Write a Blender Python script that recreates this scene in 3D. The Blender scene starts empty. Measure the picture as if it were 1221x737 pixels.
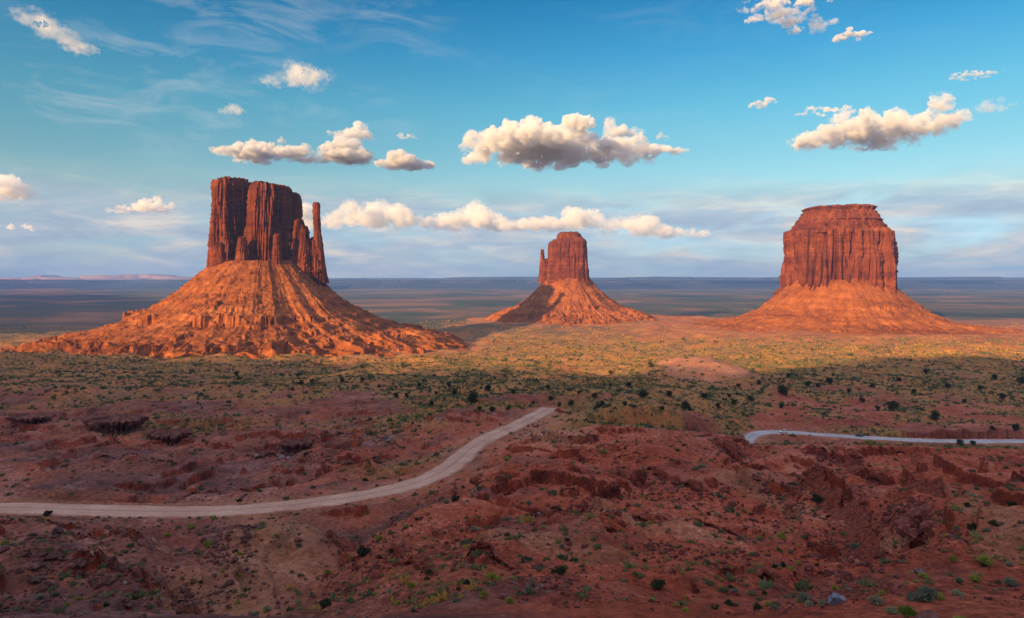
import bpy, math, random
import numpy as np
from mathutils import Vector, Matrix

random.seed(7)
RNG = np.random.default_rng(7)
SC = bpy.context.scene
COL = SC.collection
R = math.radians

# ------------------------------------------------------------------ camera
CZ = 170.0                       # eye height above the far valley floor
FPX, CX, HY = 800.0, 610.5, 332.0  # focal length, centre column and horizon row of the 1221 px frame
cam_d = bpy.data.cameras.new('camera')
cam_d.sensor_fit = 'HORIZONTAL'
cam_d.sensor_width = 36.0
cam_d.lens = 36.0 * FPX / 1221.0
cam_d.shift_y = -36.5 / 1221.0
cam_d.clip_start = 0.5
cam_d.clip_end = 200000.0
cam = bpy.data.objects.new('camera', cam_d)
cam.location = (0, 0, CZ)
cam.rotation_euler = (R(90), 0, 0)
COL.objects.link(cam)
SC.camera = cam

# ------------------------------------------------------------------ light, sky, exposure
SUN_EL, SUN_TO = R(12.5), R(38.0)   # elevation; heading the light travels towards (from +Y to +X)
SUN_D = Vector((math.sin(SUN_TO) * math.cos(SUN_EL), math.cos(SUN_TO) * math.cos(SUN_EL), -math.sin(SUN_EL)))
sun_d = bpy.data.lights.new('sun', 'SUN')
sun_d.energy = 5.0
sun_d.angle = R(0.55)
sun_d.color = (1.0, 0.60, 0.23)
sun = bpy.data.objects.new('sun', sun_d)
sun.rotation_euler = SUN_D.to_track_quat('-Z', 'Y').to_euler()
sun.location = (-3000, -8000, 3000)
COL.objects.link(sun)

SC.view_settings.view_transform = 'Standard'
SC.view_settings.look = 'None'
SC.view_settings.exposure = 1.12
SC.view_settings.gamma = 1.0
SC.view_settings.use_curve_mapping = False
SC.render.engine = 'CYCLES'
cy = SC.cycles
cy.use_denoising = True
cy.denoising_prefilter = 'ACCURATE'
cy.denoising_input_passes = 'RGB_ALBEDO_NORMAL'
cy.max_bounces = 8
cy.diffuse_bounces = 3
cy.glossy_bounces = 1
cy.transmission_bounces = 2
cy.transparent_max_bounces = 24
cy.volume_bounces = 5
cy.sample_clamp_indirect = 2.5
cy.use_adaptive_sampling = False
cy.adaptive_threshold = 0.02
cy.volume_step_rate = 1.0
cy.volume_max_steps = 256


class NT:
    """small node-tree writer"""
    def __init__(s, tree):
        s.t = tree
        tree.nodes.clear()

    def n(s, kind, ins=None, **props):
        nd = s.t.nodes.new(kind)
        for k, v in props.items():
            setattr(nd, k, v)
        for k, v in (ins or {}).items():
            sk = nd.inputs[k]
            if isinstance(v, bpy.types.NodeSocket):
                s.t.links.new(v, sk)
            elif isinstance(v, bpy.types.Node):
                s.t.links.new(v.outputs[0], sk)
            else:
                if hasattr(sk.default_value, '__len__') and len(sk.default_value) == 4 and len(v) == 3:
                    v = (*v, 1.0)
                sk.default_value = v
        return nd

    def math(s, op, a, b=0.0, c=0.0, clamp=False):
        nd = s.n('ShaderNodeMath', {0: a, 1: b, 2: c}, operation=op)
        nd.use_clamp = clamp
        return nd.outputs[0]

    def mix(s, f, a, b, blend='MIX'):
        nd = s.n('ShaderNodeMix', data_type='RGBA', blend_type=blend)
        for i, v in ((0, f), (6, a), (7, b)):
            sk = nd.inputs[i]
            if isinstance(v, bpy.types.NodeSocket):
                s.t.links.new(v, sk)
            else:
                sk.default_value = v if i == 0 else (*v, 1.0)
        return nd.outputs[2]

    def ramp(s, f, stops, interp='LINEAR'):
        nd = s.n('ShaderNodeValToRGB', {0: f})
        cr = nd.color_ramp
        cr.interpolation = interp
        while len(cr.elements) < len(stops):
            cr.elements.new(0.5)
        for e, (p, c) in zip(cr.elements, stops):
            e.position = p
            if not hasattr(c, '__len__'):
                c = (c, c, c)
            e.color = (*c, 1.0)
        return nd.outputs[0]

    def noise(s, vec, scale, detail=5.0, rough=0.55, dist=0.0, lac=2.0):
        return s.n('ShaderNodeTexNoise', {'Vector': vec, 'Scale': scale, 'Detail': detail, 'Roughness': rough, 'Distortion': dist, 'Lacunarity': lac}).outputs[0]

    def remap(s, f, a, b, c=0.0, d=1.0):
        return s.n('ShaderNodeMapRange', {0: f, 1: a, 2: b, 3: c, 4: d}).outputs[0]

    def scaled(s, vec, sc):
        return s.n('ShaderNodeVectorMath', {0: vec, 1: sc}, operation='MULTIPLY').outputs[0]


world = bpy.data.worlds.new('World')
SC.world = world
world.use_nodes = True
w = NT(world.node_tree)
sky = w.n('ShaderNodeTexSky', sky_type='NISHITA', sun_disc=False)
sky.sun_elevation = SUN_EL
sky.sun_rotation = SUN_TO + math.pi
sky.air_density = 1.0
sky.dust_density = 0.6
sky.ozone_density = 2.0
SKY_STRENGTH = 0.138
tc = w.n('ShaderNodeTexCoord')
sep = w.n('ShaderNodeSeparateXYZ', {0: tc.outputs['Generated']})
elev = w.math('ARCSINE', sep.outputs[2])
elev_d = w.math('MULTIPLY', elev, 180.0 / math.pi)
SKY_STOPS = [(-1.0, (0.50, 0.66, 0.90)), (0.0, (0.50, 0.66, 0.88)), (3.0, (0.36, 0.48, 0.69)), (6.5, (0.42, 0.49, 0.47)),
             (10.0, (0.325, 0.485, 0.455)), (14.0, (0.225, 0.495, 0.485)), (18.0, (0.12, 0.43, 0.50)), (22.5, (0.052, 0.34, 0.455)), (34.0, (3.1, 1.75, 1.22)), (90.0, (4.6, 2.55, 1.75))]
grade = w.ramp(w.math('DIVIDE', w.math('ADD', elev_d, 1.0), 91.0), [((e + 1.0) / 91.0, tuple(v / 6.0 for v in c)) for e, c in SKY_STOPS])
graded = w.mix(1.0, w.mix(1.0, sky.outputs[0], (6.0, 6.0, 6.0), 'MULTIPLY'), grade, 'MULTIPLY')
# thin high cloud streaks and the grey-mauve veil above the horizon, laid out by direction in the sky itself
dirv = tc.outputs['Generated']
az = w.math('ARCTAN2', sep.outputs[0], sep.outputs[1])
sv = w.n('ShaderNodeCombineXYZ', {0: az, 1: w.math('MULTIPLY', elev, 5.0), 2: 0.0}).outputs[0]
veil_n = w.noise(sv, 5.0, 7.0, 0.55, 0.6)
veil_band = w.ramp(w.math('DIVIDE', elev_d, 20.0, clamp=True), [(0.0, 0.7), (0.08, 0.85), (0.24, 0.85), (0.32, 0.62), (0.38, 0.18), (0.45, 0.0)])
veil_m = w.math('MULTIPLY', w.remap(veil_n, 0.26, 0.52), veil_band)
veil_c = w.ramp(w.noise(sv, 9.0, 6.0, 0.6, 0.4), [(0.36, (0.35, 0.41, 0.52)), (0.48, (0.45, 0.50, 0.58)), (0.57, (0.62, 0.58, 0.57)), (0.66, (0.84, 0.72, 0.60))])
VEIL = (0.50 / SKY_STRENGTH)
veiled = w.mix(veil_m, graded, w.mix(1.0, veil_c, (VEIL, VEIL, VEIL), 'MULTIPLY'))
sv2 = w.n('ShaderNodeCombineXYZ', {0: az, 1: w.math('MULTIPLY', elev, 3.2), 2: 3.7}).outputs[0]
cir_n = w.noise(sv2, 7.0, 8.0, 0.62, 1.1)
cir_where = w.remap(w.noise(sv2, 2.3, 2.0, 0.5), 0.47, 0.62)
cir_left = w.ramp(w.remap(az, -0.75, 0.75), [(0.05, 1.0), (0.42, 0.75), (0.5, 0.2), (1.0, 0.15)])
cir_band = w.ramp(w.math('DIVIDE', elev_d, 40.0, clamp=True), [(0.15, 0.0), (0.22, 0.8), (0.55, 1.0), (0.75, 0.2)])
cir_m = w.math('MULTIPLY', w.math('MULTIPLY', w.remap(cir_n, 0.46, 0.72), cir_where), w.math('MULTIPLY', cir_left, cir_band))
CIR = 0.42 / SKY_STRENGTH
full = w.mix(w.math('MULTIPLY', cir_m, 0.34), veiled, (CIR * 1.0, CIR * 0.92, CIR * 0.86))
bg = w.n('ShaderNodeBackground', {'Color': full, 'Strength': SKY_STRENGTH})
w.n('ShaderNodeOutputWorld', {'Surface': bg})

# ------------------------------------------------------------------ numpy noise
def _h(ix, iy, iz, seed):
    h = (ix.astype(np.int64) * 374761393 + iy.astype(np.int64) * 668265263 + iz.astype(np.int64) * 2147483647 + seed * 974634777) & 0xFFFFFFFF
    h = ((h ^ (h >> 13)) * 1274126177) & 0xFFFFFFFF
    h = ((h ^ (h >> 15)) * 2246822519) & 0xFFFFFFFF
    return (h ^ (h >> 16)) & 0xFFFFFFFF

_A = np.linspace(0, 2 * np.pi, 256, endpoint=False)
_GX, _GY = np.cos(_A), np.sin(_A)

def perlin2(x, y, seed=0):
    x = np.asarray(x, float); y = np.asarray(y, float)
    ix, iy = np.floor(x), np.floor(y)
    fx, fy = x - ix, y - iy
    ix = ix.astype(np.int64); iy = iy.astype(np.int64)
    z0 = np.zeros_like(ix)
    u = fx * fx * fx * (fx * (fx * 6 - 15) + 10)
    v = fy * fy * fy * (fy * (fy * 6 - 15) + 10)
    def g(dx, dy):
        k = (_h(ix + dx, iy + dy, z0, seed) >> 7) & 255
        return _GX[k] * (fx - dx) + _GY[k] * (fy - dy)
    a = g(0, 0); b = g(1, 0); c = g(0, 1); d = g(1, 1)
    return ((a + u * (b - a)) + v * ((c + u * (d - c)) - (a + u * (b - a)))) * 1.5

_G3 = np.array([(1,1,0),(-1,1,0),(1,-1,0),(-1,-1,0),(1,0,1),(-1,0,1),(1,0,-1),(-1,0,-1),(0,1,1),(0,-1,1),(0,1,-1),(0,-1,-1),(1,1,0),(-1,1,0),(0,-1,1),(0,-1,-1)], float)

def perlin3(x, y, z, seed=0):
    x, y, z = np.broadcast_arrays(np.asarray(x, float), np.asarray(y, float), np.asarray(z, float))
    ix, iy, iz = np.floor(x), np.floor(y), np.floor(z)
    fx, fy, fz = x - ix, y - iy, z - iz
    ix = ix.astype(np.int64); iy = iy.astype(np.int64); iz = iz.astype(np.int64)
    s = lambda t: t * t * t * (t * (t * 6 - 15) + 10)
    u, v, q = s(fx), s(fy), s(fz)
    def g(dx, dy, dz):
        k = _G3[(_h(ix + dx, iy + dy, iz + dz, seed) >> 9) & 15]
        return k[..., 0] * (fx - dx) + k[..., 1] * (fy - dy) + k[..., 2] * (fz - dz)
    l = lambda a, b, t: a + t * (b - a)
    return l(l(l(g(0,0,0), g(1,0,0), u), l(g(0,1,0), g(1,1,0), u), v), l(l(g(0,0,1), g(1,0,1), u), l(g(0,1,1), g(1,1,1), u), v), q)

def fbm2(x, y, octaves, seed=0, gain=0.5, lac=2.03):
    t = 0.0; a = 1.0
    for o in range(octaves):
        t = t + a * perlin2(x, y, seed + o * 17)
        x = x * lac + 11.3; y = y * lac - 7.1; a *= gain
    return t

def ridge2(x, y, octaves, seed=0, gain=0.5, lac=2.03):
    t = 0.0; a = 1.0
    for o in range(octaves):
        t = t + a * (1 - 2 * np.abs(perlin2(x, y, seed + o * 17)))
        x = x * lac + 5.3; y = y * lac - 3.1; a *= gain
    return t

def fbm3(x, y, z, octaves, seed=0, gain=0.5, lac=2.03):
    t = 0.0; a = 1.0
    for o in range(octaves):
        t = t + a * perlin3(x, y, z, seed + o * 17)
        x = x * lac + 1.3; y = y * lac - 7.1; z = z * lac + 3.7; a *= gain
    return t

def sstep(a, b, x):
    t = np.clip((x - a) / (b - a), 0, 1)
    return t * t * (3 - 2 * t)

# ------------------------------------------------------------------ mesh and object helpers
def new_mesh(name, V, F=None, tri=None, quads=None, smooth=True):
    me = bpy.data.meshes.new(name)
    V = np.ascontiguousarray(V, np.float32).reshape(-1, 3)
    me.vertices.add(len(V))
    me.vertices.foreach_set('co', V.ravel())
    idx = []; starts = []; n = 0
    for arr, k in ((quads, 4), (tri, 3)):
        if arr is not None and len(arr):
            a = np.ascontiguousarray(arr, np.int32).reshape(-1, k)
            idx.append(a.ravel())
            starts.append(n + np.arange(len(a), dtype=np.int32) * k)
            n += a.size
    idx = np.concatenate(idx); starts = np.concatenate(starts)
    me.loops.add(len(idx))
    me.loops.foreach_set('vertex_index', idx)
    me.polygons.add(len(starts))
    me.polygons.foreach_set('loop_start', starts)
    me.polygons.foreach_set('use_smooth', np.full(len(starts), smooth, bool))
    me.update(calc_edges=True)
    me.validate()
    return me

def grid_quads(nr, nc, wrap=False, flip=False):
    i = np.arange(nr - 1)[:, None] * nc
    j = np.arange(nc if wrap else nc - 1)[None, :]
    a = i + j; b = i + (j + 1) % nc
    q = np.stack([a, b, b + nc, a + nc], -1).reshape(-1, 4)
    return q[:, ::-1] if flip else q

def fattr(me, name, vals):
    at = me.attributes.new(name, 'FLOAT', 'POINT')
    at.data.foreach_set('value', np.ascontiguousarray(vals, np.float32).ravel())

def link(name, data, mat=None, parent=None, loc=None):
    o = bpy.data.objects.new(name, data)
    COL.objects.link(o)
    if mat is not None and len(data.materials) == 0:
        data.materials.append(mat)
    if parent is not None:
        o.parent = parent
    if loc is not None:
        o.location = loc
    return o

def tag(o, label=None, cat=None, group=None, kind=None):
    for k, v in (('label', label), ('category', cat), ('group', group), ('kind', kind)):
        if v:
            o[k] = v
    return o

def empty(name, loc, rz=0.0):
    o = bpy.data.objects.new(name, None)
    o.empty_display_size = 1.0
    COL.objects.link(o)
    o.location = loc
    o.rotation_euler = (0, 0, rz)
    return o

def copy_tree(o, parent=None):
    kids = list(o.children)
    c = o.copy()
    COL.objects.link(c)
    if parent is not None:
        c.parent = parent
    for k in kids:
        copy_tree(k, c)
    return c

def bound(name):
    m = bpy.data.materials.new(name)
    m.use_nodes = True
    return m, NT(m.node_tree)

# ------------------------------------------------------------------ butte places (x, y)
def at(px, D):
    return (px - CX) / FPX * D

WEST = (at(312, 1400), 1400.0)
EAST = (at(675, 2250), 2250.0)
MERR = (at(999, 2000), 2000.0)

# ------------------------------------------------------------------ terrain height
_near = [(2, 1.75), (4, 2.3), (10, 5.7), (20, 11.0)]
_far = [(2600, 164), (4000, 168), (8000, 169), (20000, 166), (70000, 160)]
_PX = [-100, 150, 400, 600, 750, 900, 1050, 1250]
_Y = [
 [(35, 737), (50, 737), (80, 692), (110, 652), (145, 622), (166, 607), (177, 605), (190, 591), (215, 565), (250, 540), (300, 515), (350, 497), (420, 478), (560, 458), (800, 437), (1150, 424), (1500, 412), (2000, 398)],
 [(35, 737), (50, 737), (80, 690), (110, 650), (145, 624), (166, 610), (176, 607), (190, 591), (215, 566), (250, 541), (300, 516), (350, 497), (420, 478), (560, 458), (800, 437), (1150, 424), (1500, 412), (2000, 398)],
 [(35, 740), (50, 735), (80, 695), (110, 655), (145, 614), (170, 602), (178, 600), (195, 592), (230, 566), (260, 545), (300, 520), (360, 498), (450, 475), (600, 455), (850, 436), (1150, 424), (1500, 412), (2000, 398)],
 [(35, 737), (60, 690), (90, 650), (130, 603), (180, 562), (220, 541), (262, 515), (282, 507), (310, 494), (340, 486), (400, 476), (560, 460), (800, 442), (1200, 422), (1800, 402)],
 [(35, 735), (60, 690), (100, 640), (150, 585), (190, 545), (213, 523), (240, 519), (300, 497), (350, 487), (420, 475), (560, 460), (800, 442), (1200, 422), (1800, 402)],
 [(35, 735), (60, 690), (100, 638), (140, 590), (175, 550), (203, 525), (225, 529), (300, 533), (360, 525), (385, 518), (405, 514), (430, 506), (480, 490), (570, 470), (720, 450), (900, 432), (1200, 415), (1600, 402)],
 [(35, 735), (60, 687), (100, 630), (140, 585), (170, 557), (190, 540), (215, 541), (300, 545), (370, 529), (395, 521), (410, 517), (440, 506), (500, 490), (600, 470), (740, 450), (900, 432), (1200, 414), (1600, 401)],
 [(35, 735), (60, 680), (100, 615), (130, 580), (155, 562), (175, 556), (230, 547), (300, 538), (360, 530), (380, 526), (400, 521), (450, 508), (520, 492), (650, 470), (800, 450), (950, 435), (1200, 418), (1600, 402)],
]
_LG = np.linspace(math.log(2), math.log(70000), 1400)
def _prof(col):
    pts = _near + [(D, (y - HY) / FPX * D) for D, y in col] + _far
    ld = np.log([p[0] for p in pts]); hh = np.array([p[1] for p in pts])
    h = np.interp(_LG, ld, hh)
    k = np.exp(-np.linspace(-2.2, 2.2, 19) ** 2); k /= k.sum()
    return np.convolve(np.pad(h, 9, mode='edge'), k, 'valid')
_TAB = np.array([_prof(c) for c in _Y])

def base_h(px, D):
    px = np.clip(px, _PX[0], _PX[-1])
    ci = np.clip(np.searchsorted(_PX, px, side='right') - 1, 0, len(_PX) - 2)
    pa = np.array(_PX, float)
    t = (px - pa[ci]) / (pa[ci + 1] - pa[ci])
    t = t * t * (3 - 2 * t) * 0.5 + t * 0.5
    f = (np.log(np.clip(D, 2, 70000)) - _LG[0]) / (_LG[1] - _LG[0])
    f = np.clip(f, 0, len(_LG) - 1.001)
    fi = f.astype(int); ft = f - fi
    a = _TAB[ci, fi] * (1 - ft) + _TAB[ci, fi + 1] * ft
    b = _TAB[ci + 1, fi] * (1 - ft) + _TAB[ci + 1, fi + 1] * ft
    return a * (1 - t) + b * t

def pxD(x, y):
    r = np.hypot(x, y)
    az_ = np.arctan2(x, y)
    a = np.clip(az_, -R(44), R(44))
    return CX + FPX * np.tan(a), r * np.cos(a)

# ------------------------------------------------------------------ roads (centre lines in plan)
def smooth_path(pts, step):
    P = np.array(pts, float)
    d = np.r_[0, np.cumsum(np.hypot(*np.diff(P[:, :2], axis=0).T))]
    n = max(8, int(d[-1] / step))
    s = np.linspace(0, d[-1], n)
    Q = np.stack([np.interp(s, d, P[:, k]) for k in range(P.shape[1])], 1)
    kk = max(3, int(26 / step) | 1)
    w_ = np.hanning(kk + 2)[1:-1]; w_ /= w_.sum()
    for k in range(P.shape[1]):
        e = kk // 2
        pad = np.r_[2 * Q[0, k] - Q[1:e + 1, k][::-1], Q[:, k], 2 * Q[-1, k] - Q[-e - 1:-1, k][::-1]]
        Q[:, k] = np.convolve(pad, w_, 'valid')
    return Q

def road_pts(rows, hz):
    out = []
    for px, y in rows:
        D = hz * FPX / (y - HY)
        out.append((at(px, D), D))
    return out

HZ1, HZ2 = 60.0, 92.5
_r1 = road_pts([(-260, 606), (-120, 606), (0, 605), (100, 608), (200, 610.5), (290, 608.5), (370, 600), (440, 590), (490, 579), (522, 566), (545, 551), (560, 535), (585, 520), (612, 509), (634, 498), (650, 490)], HZ1)
_r1 += [(_r1[-1][0] + 2.5, _r1[-1][1] + 7)]
ROAD1 = smooth_path([(x, y, CZ - HZ1 - 2.2 * max(0, k - 16)) for k, (x, y) in enumerate(_r1)], 2.0)
_r2 = road_pts([(1420, 531), (1300, 528), (1221, 526), (1150, 526.5), (1090, 525), (1020, 521), (970, 517.5), (935, 515), (912, 515), (899, 517.5), (893, 522)], HZ2)
_r2 += [(_r2[-1][0] - 14, _r2[-1][1] - 26), (_r2[-1][0] - 40, _r2[-1][1] - 52), (_r2[-1][0] - 74, _r2[-1][1] - 66)]
ROAD2 = smooth_path([(x, y, CZ - HZ2 + 1.6 * max(0, k - 10)) for k, (x, y) in enumerate(_r2)], 2.0)
HALF1, HALF2 = 4.1, 4.3

def near_path(x, y, P):
    """distance to the path and the path's height there"""
    x = np.asarray(x); y = np.asarray(y)
    best = np.full(x.shape, 1e9); bz = np.zeros(x.shape); side = np.zeros(x.shape)
    x0, y0, x1, y1 = P[:, 0].min() - 45, P[:, 1].min() - 45, P[:, 0].max() + 45, P[:, 1].max() + 45
    m = (x > x0) & (x < x1) & (y > y0) & (y < y1)
    if not m.any():
        return best, bz
    xs, ys = x[m], y[m]
    b = np.full(xs.shape, 1e9); z = np.zeros(xs.shape)
    for k in range(len(P) - 1):
        ax, ay, az_ = P[k]; bx, by, bz_ = P[k + 1]
        dx, dy = bx - ax, by - ay
        t = np.clip(((xs - ax) * dx + (ys - ay) * dy) / (dx * dx + dy * dy), 0, 1)
        d = (xs - ax - t * dx) ** 2 + (ys - ay - t * dy) ** 2
        c = d < b
        b[c] = d[c]; z[c] = (az_ + t * (bz_ - az_))[c]
    best[m] = np.sqrt(b); bz[m] = z
    return best, bz

def seg_dist(x, y, pts):
    b = np.full(np.shape(x), 1e9); s = np.zeros(np.shape(x))
    for k in range(len(pts) - 1):
        (ax, ay), (bx, by) = pts[k], pts[k + 1]
        dx, dy = bx - ax, by - ay
        t = np.clip(((x - ax) * dx + (y - ay) * dy) / (dx * dx + dy * dy), 0, 1)
        d = np.hypot(x - ax - t * dx, y - ay - t * dy)
        c = d < b
        b = np.where(c, d, b)
    return b

def pY(px, y, D):
    return (at(px, D), D)

# low mounds: (px, depth, radius across, radius along, height)
MOUNDS = [(838, 700, 52, 75, 17), (60, 880, 60, 30, 11), (150, 930, 40, 30, 9), (235, 900, 60, 30, 8), (20, 820, 50, 25, 9), (350, 980, 60, 30, 6), (480, 900, 70, 40, 5),
          (700, 760, 120, 40, 4), (600, 720, 110, 40, 5), (500, 610, 60, 30, 3.5), (300, 480, 60, 25, 4), (90, 430, 45, 18, 6), (230, 330, 28, 12, 4.5), (110, 300, 24, 11, 4.5),
          (345, 285, 22, 9, 4.0), (430, 250, 16, 8, 3.0), (960, 560, 70, 30, 4), (1150, 650, 80, 40, 4), (830, 2350, 260, 60, 16), (590, 1950, 120, 40, 6),
          (400, 158, 6, 7, 3.5), (560, 120, 14, 20, 2.0), (800, 205, 10, 8, 2.5), (985, 172, 14, 10, 3.0), (900, 172, 9, 7, 2.2), (1085, 205, 14, 12, 7), (1140, 150, 10, 9, 2.5),
          (700, 160, 18, 10, 2.4), (320, 90, 12, 24, -3.5), (640, 262, 26, 16, 2.0), (690, 235, 14, 10, 2.5)]

def near_D(px, y):
    return float(_DS[np.argmax(HY + FPX * base_h(np.full(_DS.shape, float(px)), _DS) / _DS <= y)])
_DS = np.geomspace(30, 420, 900)
_SC = [([(690, 522), (730, 527), (772, 538)], 1.2, 0.8, 14), ([(735, 574), (770, 578), (805, 583), (838, 592)], 2.0, 0.7, 16), ([(643, 603), (675, 601), (706, 601)], 1.3, 0.5, 10),
       ([(708, 612), (745, 614), (788, 620)], 1.5, 0.6, 10), ([(608, 634), (660, 639), (690, 645), (716, 655), (745, 664)], 1.0, 0.4, 9),
       ([(846, 532), (890, 553), (930, 568), (970, 586), (1000, 601), (1025, 618), (1058, 650)], 2.4, 0.6, 14), ([(955, 549), (1000, 555), (1035, 569), (1075, 575), (1110, 599), (1130, 612)], 3.0, 0.7, 18),
       ([(818, 614), (850, 616), (888, 620)], 1.2, 0.5, 9), ([(752, 645), (790, 648), (828, 656)], 1.5, 0.5, 9), ([(950, 664), (990, 664), (1015, 672)], 1.2, 0.4, 8), ([(1040, 668), (1090, 655), (1130, 650)], 1.2, 0.4, 8),
       ([(560, 560), (600, 558), (640, 566), (670, 575)], 1.2, 0.6, 12), ([(560, 586), (600, 592), (635, 600)], 1.0, 0.6, 10), ([(1050, 545), (1090, 550), (1130, 562), (1180, 570)], 0.7, 0.8, 14),
       ([(-20, 636), (60, 640), (130, 650), (190, 662)], 1.5, 0.5, 9), ([(230, 640), (270, 636), (310, 642)], 1.0, 0.4, 7), ([(40, 690), (110, 684), (180, 696), (240, 700)], 1.2, 0.4, 7),
       ([(395, 640), (430, 668), (470, 690), (520, 700)], 1.0, 0.4, 8), ([(860, 690), (910, 684), (960, 692)], 0.8, 0.35, 7), ([(540, 690), (600, 684), (660, 690)], 0.7, 0.35, 7),
       ([(205, 597), (245, 584), (285, 574)], 1.0, 0.6, 10), ([(318, 579), (348, 556), (372, 545)], 1.2, 0.6, 10), ([(0, 520), (50, 512), (100, 508)], 2.0, 1.0, 16), ([(270, 546), (320, 540), (370, 532), (420, 524)], 1.6, 1.0, 14),
       ([(60, 558), (140, 552), (220, 560)], 1.2, 0.8, 12), ([(380, 560), (430, 552), (470, 548)], 1.0, 0.6, 10)]
SCARPS = [([(p, near_D(p, y)) for p, y in rows], a * 0.75, 0.5 * w_ * near_D(*rows[len(rows) // 2]) / 110, d_) for rows, a, w_, d_ in _SC]

def height(x, y, detail=True):
    x = np.asarray(x, float); y = np.asarray(y, float)
    px, D = pxD(x, y)
    r = np.hypot(x, y)
    # the profile is read at a gently warped place, so that slopes wander
    wx = fbm2(x / 60, y / 60, 3, 5) * 0.05
    h = base_h(px + 60 * fbm2(x / 130, y / 130, 2, 9) * np.clip(D / 150, 0.2, 1), D * (1 + wx * np.clip((D - 30) / 60, 0, 1)))
    z = CZ - h
    for mp, mD, ra, rl, mh in MOUNDS:
        mx = at(mp, mD)
        m = (np.abs(x - mx) < ra * 2.6) & (np.abs(y - mD) < rl * 2.6)
        if m.any():
            xx, yy = x[m], y[m]
            q = ((xx - mx) / ra) ** 2 + ((yy - mD) / rl) ** 2
            q = q * (1 + 0.5 * fbm2(xx / ra * 1.7, yy / rl * 1.7, 3, int(mp)))
            z[m] += mh * np.exp(-q * 1.3)
    z += 37 * np.exp(-(np.hypot(x - EAST[0], y - EAST[1]) / 430) ** 2)
    s_near = sstep(25, 80, D)
    s_mid = sstep(90, 200, D)
    mid_off = 1 - 0.6 * sstep(330, 480, D)
    # spurs and draws of the red hills
    rd = ridge2(x / 54 + 0.35 * fbm2(x / 30, y / 30, 2, 31), y / 76, 4, 41, 0.48)
    z += (rd - 0.55) * (2.3 + 1.6 * sstep(450, 640, px)) * s_near * mid_off * (1 - 0.8 * sstep(500, 900, D))
    z += fbm2(x / 22, y / 22, 4, 51, 0.5) * 1.3 * s_near * mid_off * (1 - 0.5 * sstep(500, 900, D))
    z += fbm2(x / 260, y / 200, 4, 61) * (5.0 * sstep(350, 900, D)) * (1 - 0.6 * sstep(2500, 6000, D))
    z += fbm2(x / 130, y / 70, 3, 73) * 5.5 * sstep(450, 700, D) * (1 - sstep(1700, 2600, D))
    z += ridge2(x / 120, y / 60, 3, 71) * 1.9 * sstep(300, 450, D) * (1 - sstep(1500, 3000, D))
    z += fbm2(x / 2600, y / 1500, 3, 81) * 9 * sstep(2500, 7000, D)
    # stratified ledges: horizontal beds stand out as small steps
    ledge_m = np.clip(fbm2(x / 55, y / 40, 3, 91) * 1.6 + 0.55, 0, 1) * s_near * (1 - sstep(260, 420, D))
    left_mid = (1 - sstep(480, 640, px)) * sstep(185, 220, D) * (1 - sstep(400, 600, D))
    ledge_m = np.clip(ledge_m + 0.6 * left_mid, 0, 1)
    zz = z + 0.9 * fbm2(x / 18, y / 18, 4, 95, 0.55)
    st = 2.7
    f = zz / st - np.floor(zz / st)
    riser = sstep(0.62, 0.80, f) - f
    z += riser * st * 0.95 * ledge_m
    # scarps of harder beds that cross the red hillside
    for rows, amp, wd, dec in SCARPS:
        lp = [q[0] for q in rows]
        if D.min() > 400:
            break
        m = (px > lp[0] - 14) & (px < lp[-1] + 14) & (D > 25) & (D < 420)
        if not m.any():
            continue
        p_, D_, x_, y_ = px[m], D[m], x[m], y[m]
        Dl = np.interp(p_, lp, [q[1] for q in rows])
        Dl = Dl * (1 + 0.03 * fbm2(x_ / 9, y_ / 14, 3, 97, 0.6)) + np.round(2.0 * perlin2(x_ / 1.9, y_ / 7, 94)) * 0.55
        wn = sstep(lp[0] - 12, lp[0] + 10, p_) * (1 - sstep(lp[-1] - 10, lp[-1] + 12, p_))
        brk = np.clip(0.62 + 0.95 * fbm2(x_ / 9, y_ / 9, 2, 99) + 0.30 * np.round(2.5 * perlin2(x_ / 2.2, y_ / 2.6, 96)) / 2.5, 0.0, 1.2)
        d = D_ - Dl
        up = sstep(-wd, wd, d)
        z[m] += amp * brk * wn * (up * np.exp(-np.clip(d, 0, None) / dec) - 0.35 * (1 - up) * np.exp(-np.clip(-d, 0, None) / (dec * 0.4)))
        ledge_m[m] = np.maximum(ledge_m[m], wn * np.exp(-(d / (wd * 4 + 1.5)) ** 2))
    if detail:
        fade = 1 - sstep(300, 900, D)
        z += (np.abs(perlin2(x / 3.1, y / 3.1, 101)) - 0.25) * 0.55 * np.clip(0.25 + ledge_m * 0.8, 0, 1) * fade * sstep(15, 50, D)
        z += (np.abs(perlin2(x / 1.7, y / 1.7, 105)) - 0.2) * 0.30 * fade * np.clip(0.45 + 1.5 * fbm2(x / 30, y / 30, 2, 106), 0.08, 1.4)
        z += ridge2(x / 8.5, y / 8.5, 2, 103) * 0.18 * fade * sstep(20, 60, D)
        z += perlin2(x / 0.6, y / 0.6, 107) * 0.07 * (1 - sstep(90, 200, D))
    # nothing in front of the roads rises into the sight lines that the photograph leaves open
    cap = CZ - D * (np.interp(px, [700, 800, 885, 895, 960, 1030, 1130, 1221, 1300], [505, 513, 521, 532, 531, 532, 534, 536, 536]) - HY) / FPX
    m = (D > 60) & (D < np.interp(px, [880, 900, 925], [330, 380, 397])) & (px > 700)
    over = np.where(m, z - cap, -1.0)
    z = np.where(over > 0, cap + 0.12 * over, z)
    cap = CZ - D * (np.interp(px, [-200, 330, 400, 470, 520, 560, 600, 640], [617, 620, 607, 598, 585, 556, 536, 518]) - HY) / FPX
    over = np.where((D > 60) & (D < np.interp(px, [-200, 400, 530, 640], [166, 166, 190, 250])) & (px < 645), z - cap, -1.0)
    z = np.where(over > 0, cap + 0.12 * over, z)
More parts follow.
